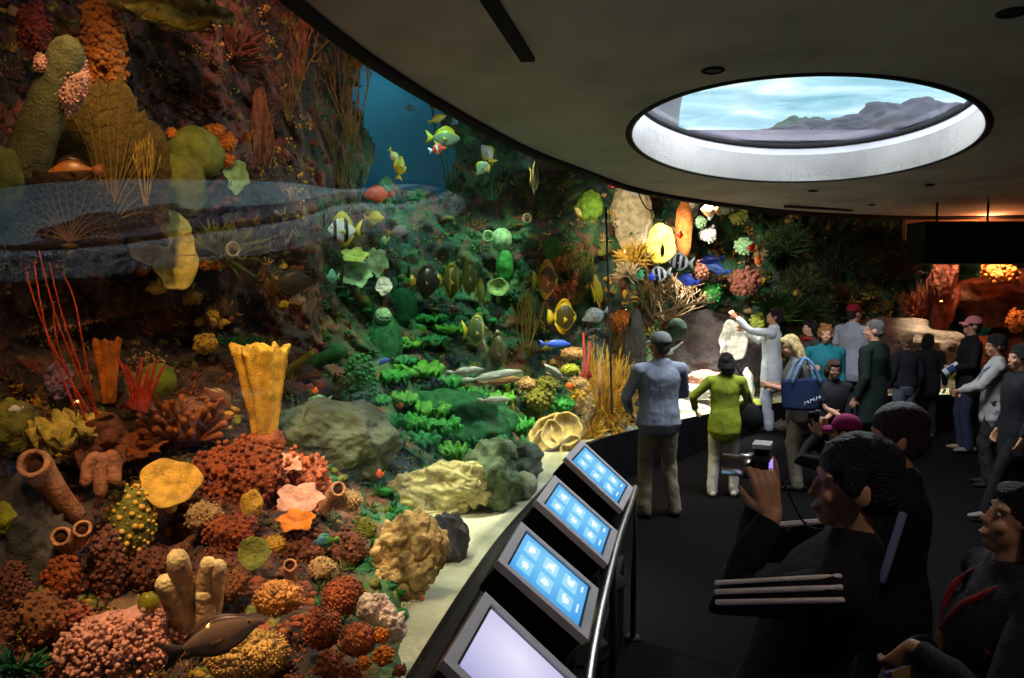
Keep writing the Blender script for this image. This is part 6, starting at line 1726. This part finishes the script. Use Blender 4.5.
q = M(); q.box((0, -.0245, -.005), (.078, .004, .054)); obj('display', q, screen_mat('camera_display', rgb(150, 110, 240), rgb(190, 170, 255), 1.0), root, smooth=False)
q = M(); q.tube(catmull([(.065, 0, .02), (.10, -.05, -.06), (.09, -.12, -.18), (.03, -.2, -.16)], 6), [(.007, .003)] * 19, 6); obj('neck_strap', q, m_blackm, root)
# 20 woman at the lower corner
_, A = person('woman in a shiny dark floral jacket with a red neck cord looking up', 1016, 2.25, 1.64, 78, 'asian', shirt=(34, 30, 36), pants=(26, 24, 26), hair=((18, 14, 14), 'bob'), head=(-2, 14), v=.006, fold=.022, wide=1.18, female=True, bust=1,
       lh=(-.12, .30, 1.25), rh=(.25, .16, .95), lpole=(-1, -.1, -.9), ld=(.15, .5, -.7), ln=(1, .2, 0), lcurl=.8, top='jacket')
q = M(); q.tube(catmull([A['up'](.085, .02, 1.46), A['up'](.08, .130, 1.38), A['up'](.02, .178, 1.26), A['up'](-.05, .140, 1.37), A['up'](-.085, .02, 1.46)], 6), [.011] * 25, 8)
q.ell(A['up'](.02, .175, 1.22), (.035, .012, .045), 2, mi=1)
carry('neck_cord', q, [cloth('cord_red', rgb(130, 26, 26)), cloth('pendant', rgb(160, 90, 50))], A, 'red neck cord with an oval pendant worn over the floral jacket', 'necklace')
rr = random.Random(3)
for j in range(26):
    t = rr.uniform(0, 2 * PI); z_ = rr.uniform(.9, 1.36)
    q = M(); q.ell(A['up'](.205 * math.cos(t), .152 * math.sin(t) + .01, z_), (.022, .016, .022), 2, amp=.3, seed=j)
    obj('flower_print', q, cloth('floral', rgb(96, 44, 40)), _)
w_ = A['wrL'] + Vector((-.02, .0, -.13))
root = empty('brochure', world(A, w_), A['yaw'] + R(12)); tag(root, 'blue and tan folded brochure in the hand of the woman in the floral jacket', 'brochure')
q = M(); q.box((0, 0, -.02), (.012, .11, .21), rot=Matrix.Rotation(R(-18), 3, 'X')); obj('cover', q, cloth('brochure_blue', rgb(90, 90, 150)), root, smooth=False)
q = M(); q.box((-.008, .02, .05), (.006, .09, .07), rot=Matrix.Rotation(R(-18), 3, 'X')); obj('picture_panel', q, cloth('brochure_tan', rgb(170, 140, 80)), root, smooth=False)
q = M()
for k in range(4): q.box((-.009, -.01 + .004 * k, -.03 - .028 * k), (.003, .07 - .01 * k, .008), rot=Matrix.Rotation(R(-18), 3, 'X'))
obj('text_lines', q, cloth('brochure_text', rgb(190, 190, 215)), root, smooth=False)
root = empty('grey_bag', at(905, 690, 2.5)); root.location.z -= .12; tag(root, 'plain grey cloth bag at the bottom edge below the brochure', 'bag')
q = M(); q.ell((0, 0, .0), (.16, .10, .16), 4, amp=.12, freq=1.8, seed=4); obj('bag_body', q, cloth('bag_grey', rgb(112, 108, 104)), root)
q = M(); q.tube(catmull([(-.10, 0, .10), (-.04, 0, .24), (.06, 0, .30), (.14, .02, .2)], 5), [.012] * 16, 8); obj('strap', q, cloth('bag_grey', rgb(112, 108, 104)), root)

# ================================================================ LIGHT
W = bpy.data.worlds.new('world'); SC.world = W; W.use_nodes = True
W.node_tree.nodes['Background'].inputs[0].default_value = (.92, .92, 1.0, 1); W.node_tree.nodes['Background'].inputs[1].default_value = .014
def tl(name, px, py, Y, h, E, col, ang=60, back=1.2, size=.12):
    # aquarium lamp hung above the water, aimed at the reef
    t = at(px, py, Y)
    d = Vector((t.x, t.y, 0)).normalized()
    loc = Vector((t.x, t.y, h)) - d * back
    light(name, 'SPOT', loc, t, E, col, size, ang, .8)
warm = (1, .62, .28)
def sl(loc, px, py, Y, E, col, ang=50, size=.12):
    light('reef_lamp', 'SPOT', loc, at(px, py, Y), E, col, size, ang, .8)
sl((-1.5, 2.6, 3.62), 270, 600, 3.9, 360, (1, .66, .34), 54)
sl((-1.75, 2.2, 3.7), 120, 640, 3.6, 70, (1, .6, .34), 46)
sl((-1.9, 3.0, 3.6), 110, 440, 4.8, 150, (1, .56, .22), 44)
sl((-1.5, 3.9, 3.6), 262, 400, 5.2, 260, (1, .68, .28), 34)
sl((-1.9, 3.6, 4.9), 165, 200, 5.6, 200, (1, .72, .30), 44)
sl((-1.9, 2.8, 5.0), 75, 70, 4.8, 95, (1, .62, .34), 48)
sl((-1.7, 5.6, 5.3), 290, 80, 8.0, 150, (1, .50, .32), 66)
sl((-1.2, 5.0, 3.5), 320, 440, 5.6, 170, (.9, .95, .66), 40)
tl('reef_lamp', 450, 420, 8.2, 4.9, 560, (.82, 1, .52), 50, 1.0)
tl('reef_lamp', 365, 280, 7.8, 5.0, 240, (.62, 1, .8), 44, 1.5)
tl('reef_lamp', 430, 270, 10.5, 5.6, 380, (.30, 1, .75), 50, 1.2)
sl((-3.2, 14.2, 7.6), 425, 130, 16.3, 420, (.6, .92, 1), 80)
sl((-1.2, 4.0, 3.5), 425, 530, 5.0, 380, (1, .90, .62), 46)
sl((-.75, 5.9, 3.25), 505, 525, 5.4, 520, (.98, 1, .70), 46)
sl((-1.25, 3.2, 3.5), 430, 640, 3.8, 260, (1, .86, .55), 40)
sl((.15, 7.9, 3.2), 585, 400, 8.6, 420, (1, .86, .40), 64)
tl('reef_lamp', 545, 260, 10.6, 5.2, 480, (.86, 1, .66), 56, 1.4)
sl((.95, 9.2, 3.2), 645, 235, 11.2, 250, (1, .88, .62), 70)
tl('reef_lamp', 700, 395, 11.0, 3.7, 2400, (1, 1, .92), 44, .1)
sl((2.0, 10.4, 3.2), 700, 300, 12.0, 330, (1, .92, .8), 80)
tl('reef_lamp', 770, 280, 12.4, 3.75, 12, (.7, 1, .5), 100, .8)
tl('reef_lamp', 939, 380, 12.6, 3.6, 900, (1, 1, .6), 40, .2)
light('cove_lamp', 'POINT', (7.2, 11.85, 3.1), None, 22, (1, .30, .10), .02)
light('ember_lamp', 'SPOT', at(1000, 245, 11.6), at(999, 274, 12.0), 120, (1, .5, .2), .03, 70, .6)
light('red_lamp', 'POINT', at(985, 300, 11.3), None, 2.6, (1, .28, .08), .02)
light('hall_fill', 'POINT', (1.6, 1.0, 3.5), None, 24, (1, .86, .78), .03)  # added fill without a real fitting; brightens screen frames and near visitors
light('skylight_lamp', 'AREA', Vector((SKC.x, SKC.y, 4.6)), Vector((SKC.x, SKC.y, 0)), 235, (.92, .95, 1.0), 1.6)
vs_ = SC.view_settings
SC.display_settings.display_device = 'sRGB'
vs_.view_transform = 'Standard'; vs_.look = 'None'; vs_.exposure = 0; vs_.gamma = 1; vs_.use_curve_mapping = False
SC.cycles.use_denoising = True
SC.cycles.max_bounces = 8
SC.cycles.transparent_max_bounces = 12
SC.cycles.sample_clamp_indirect = 4
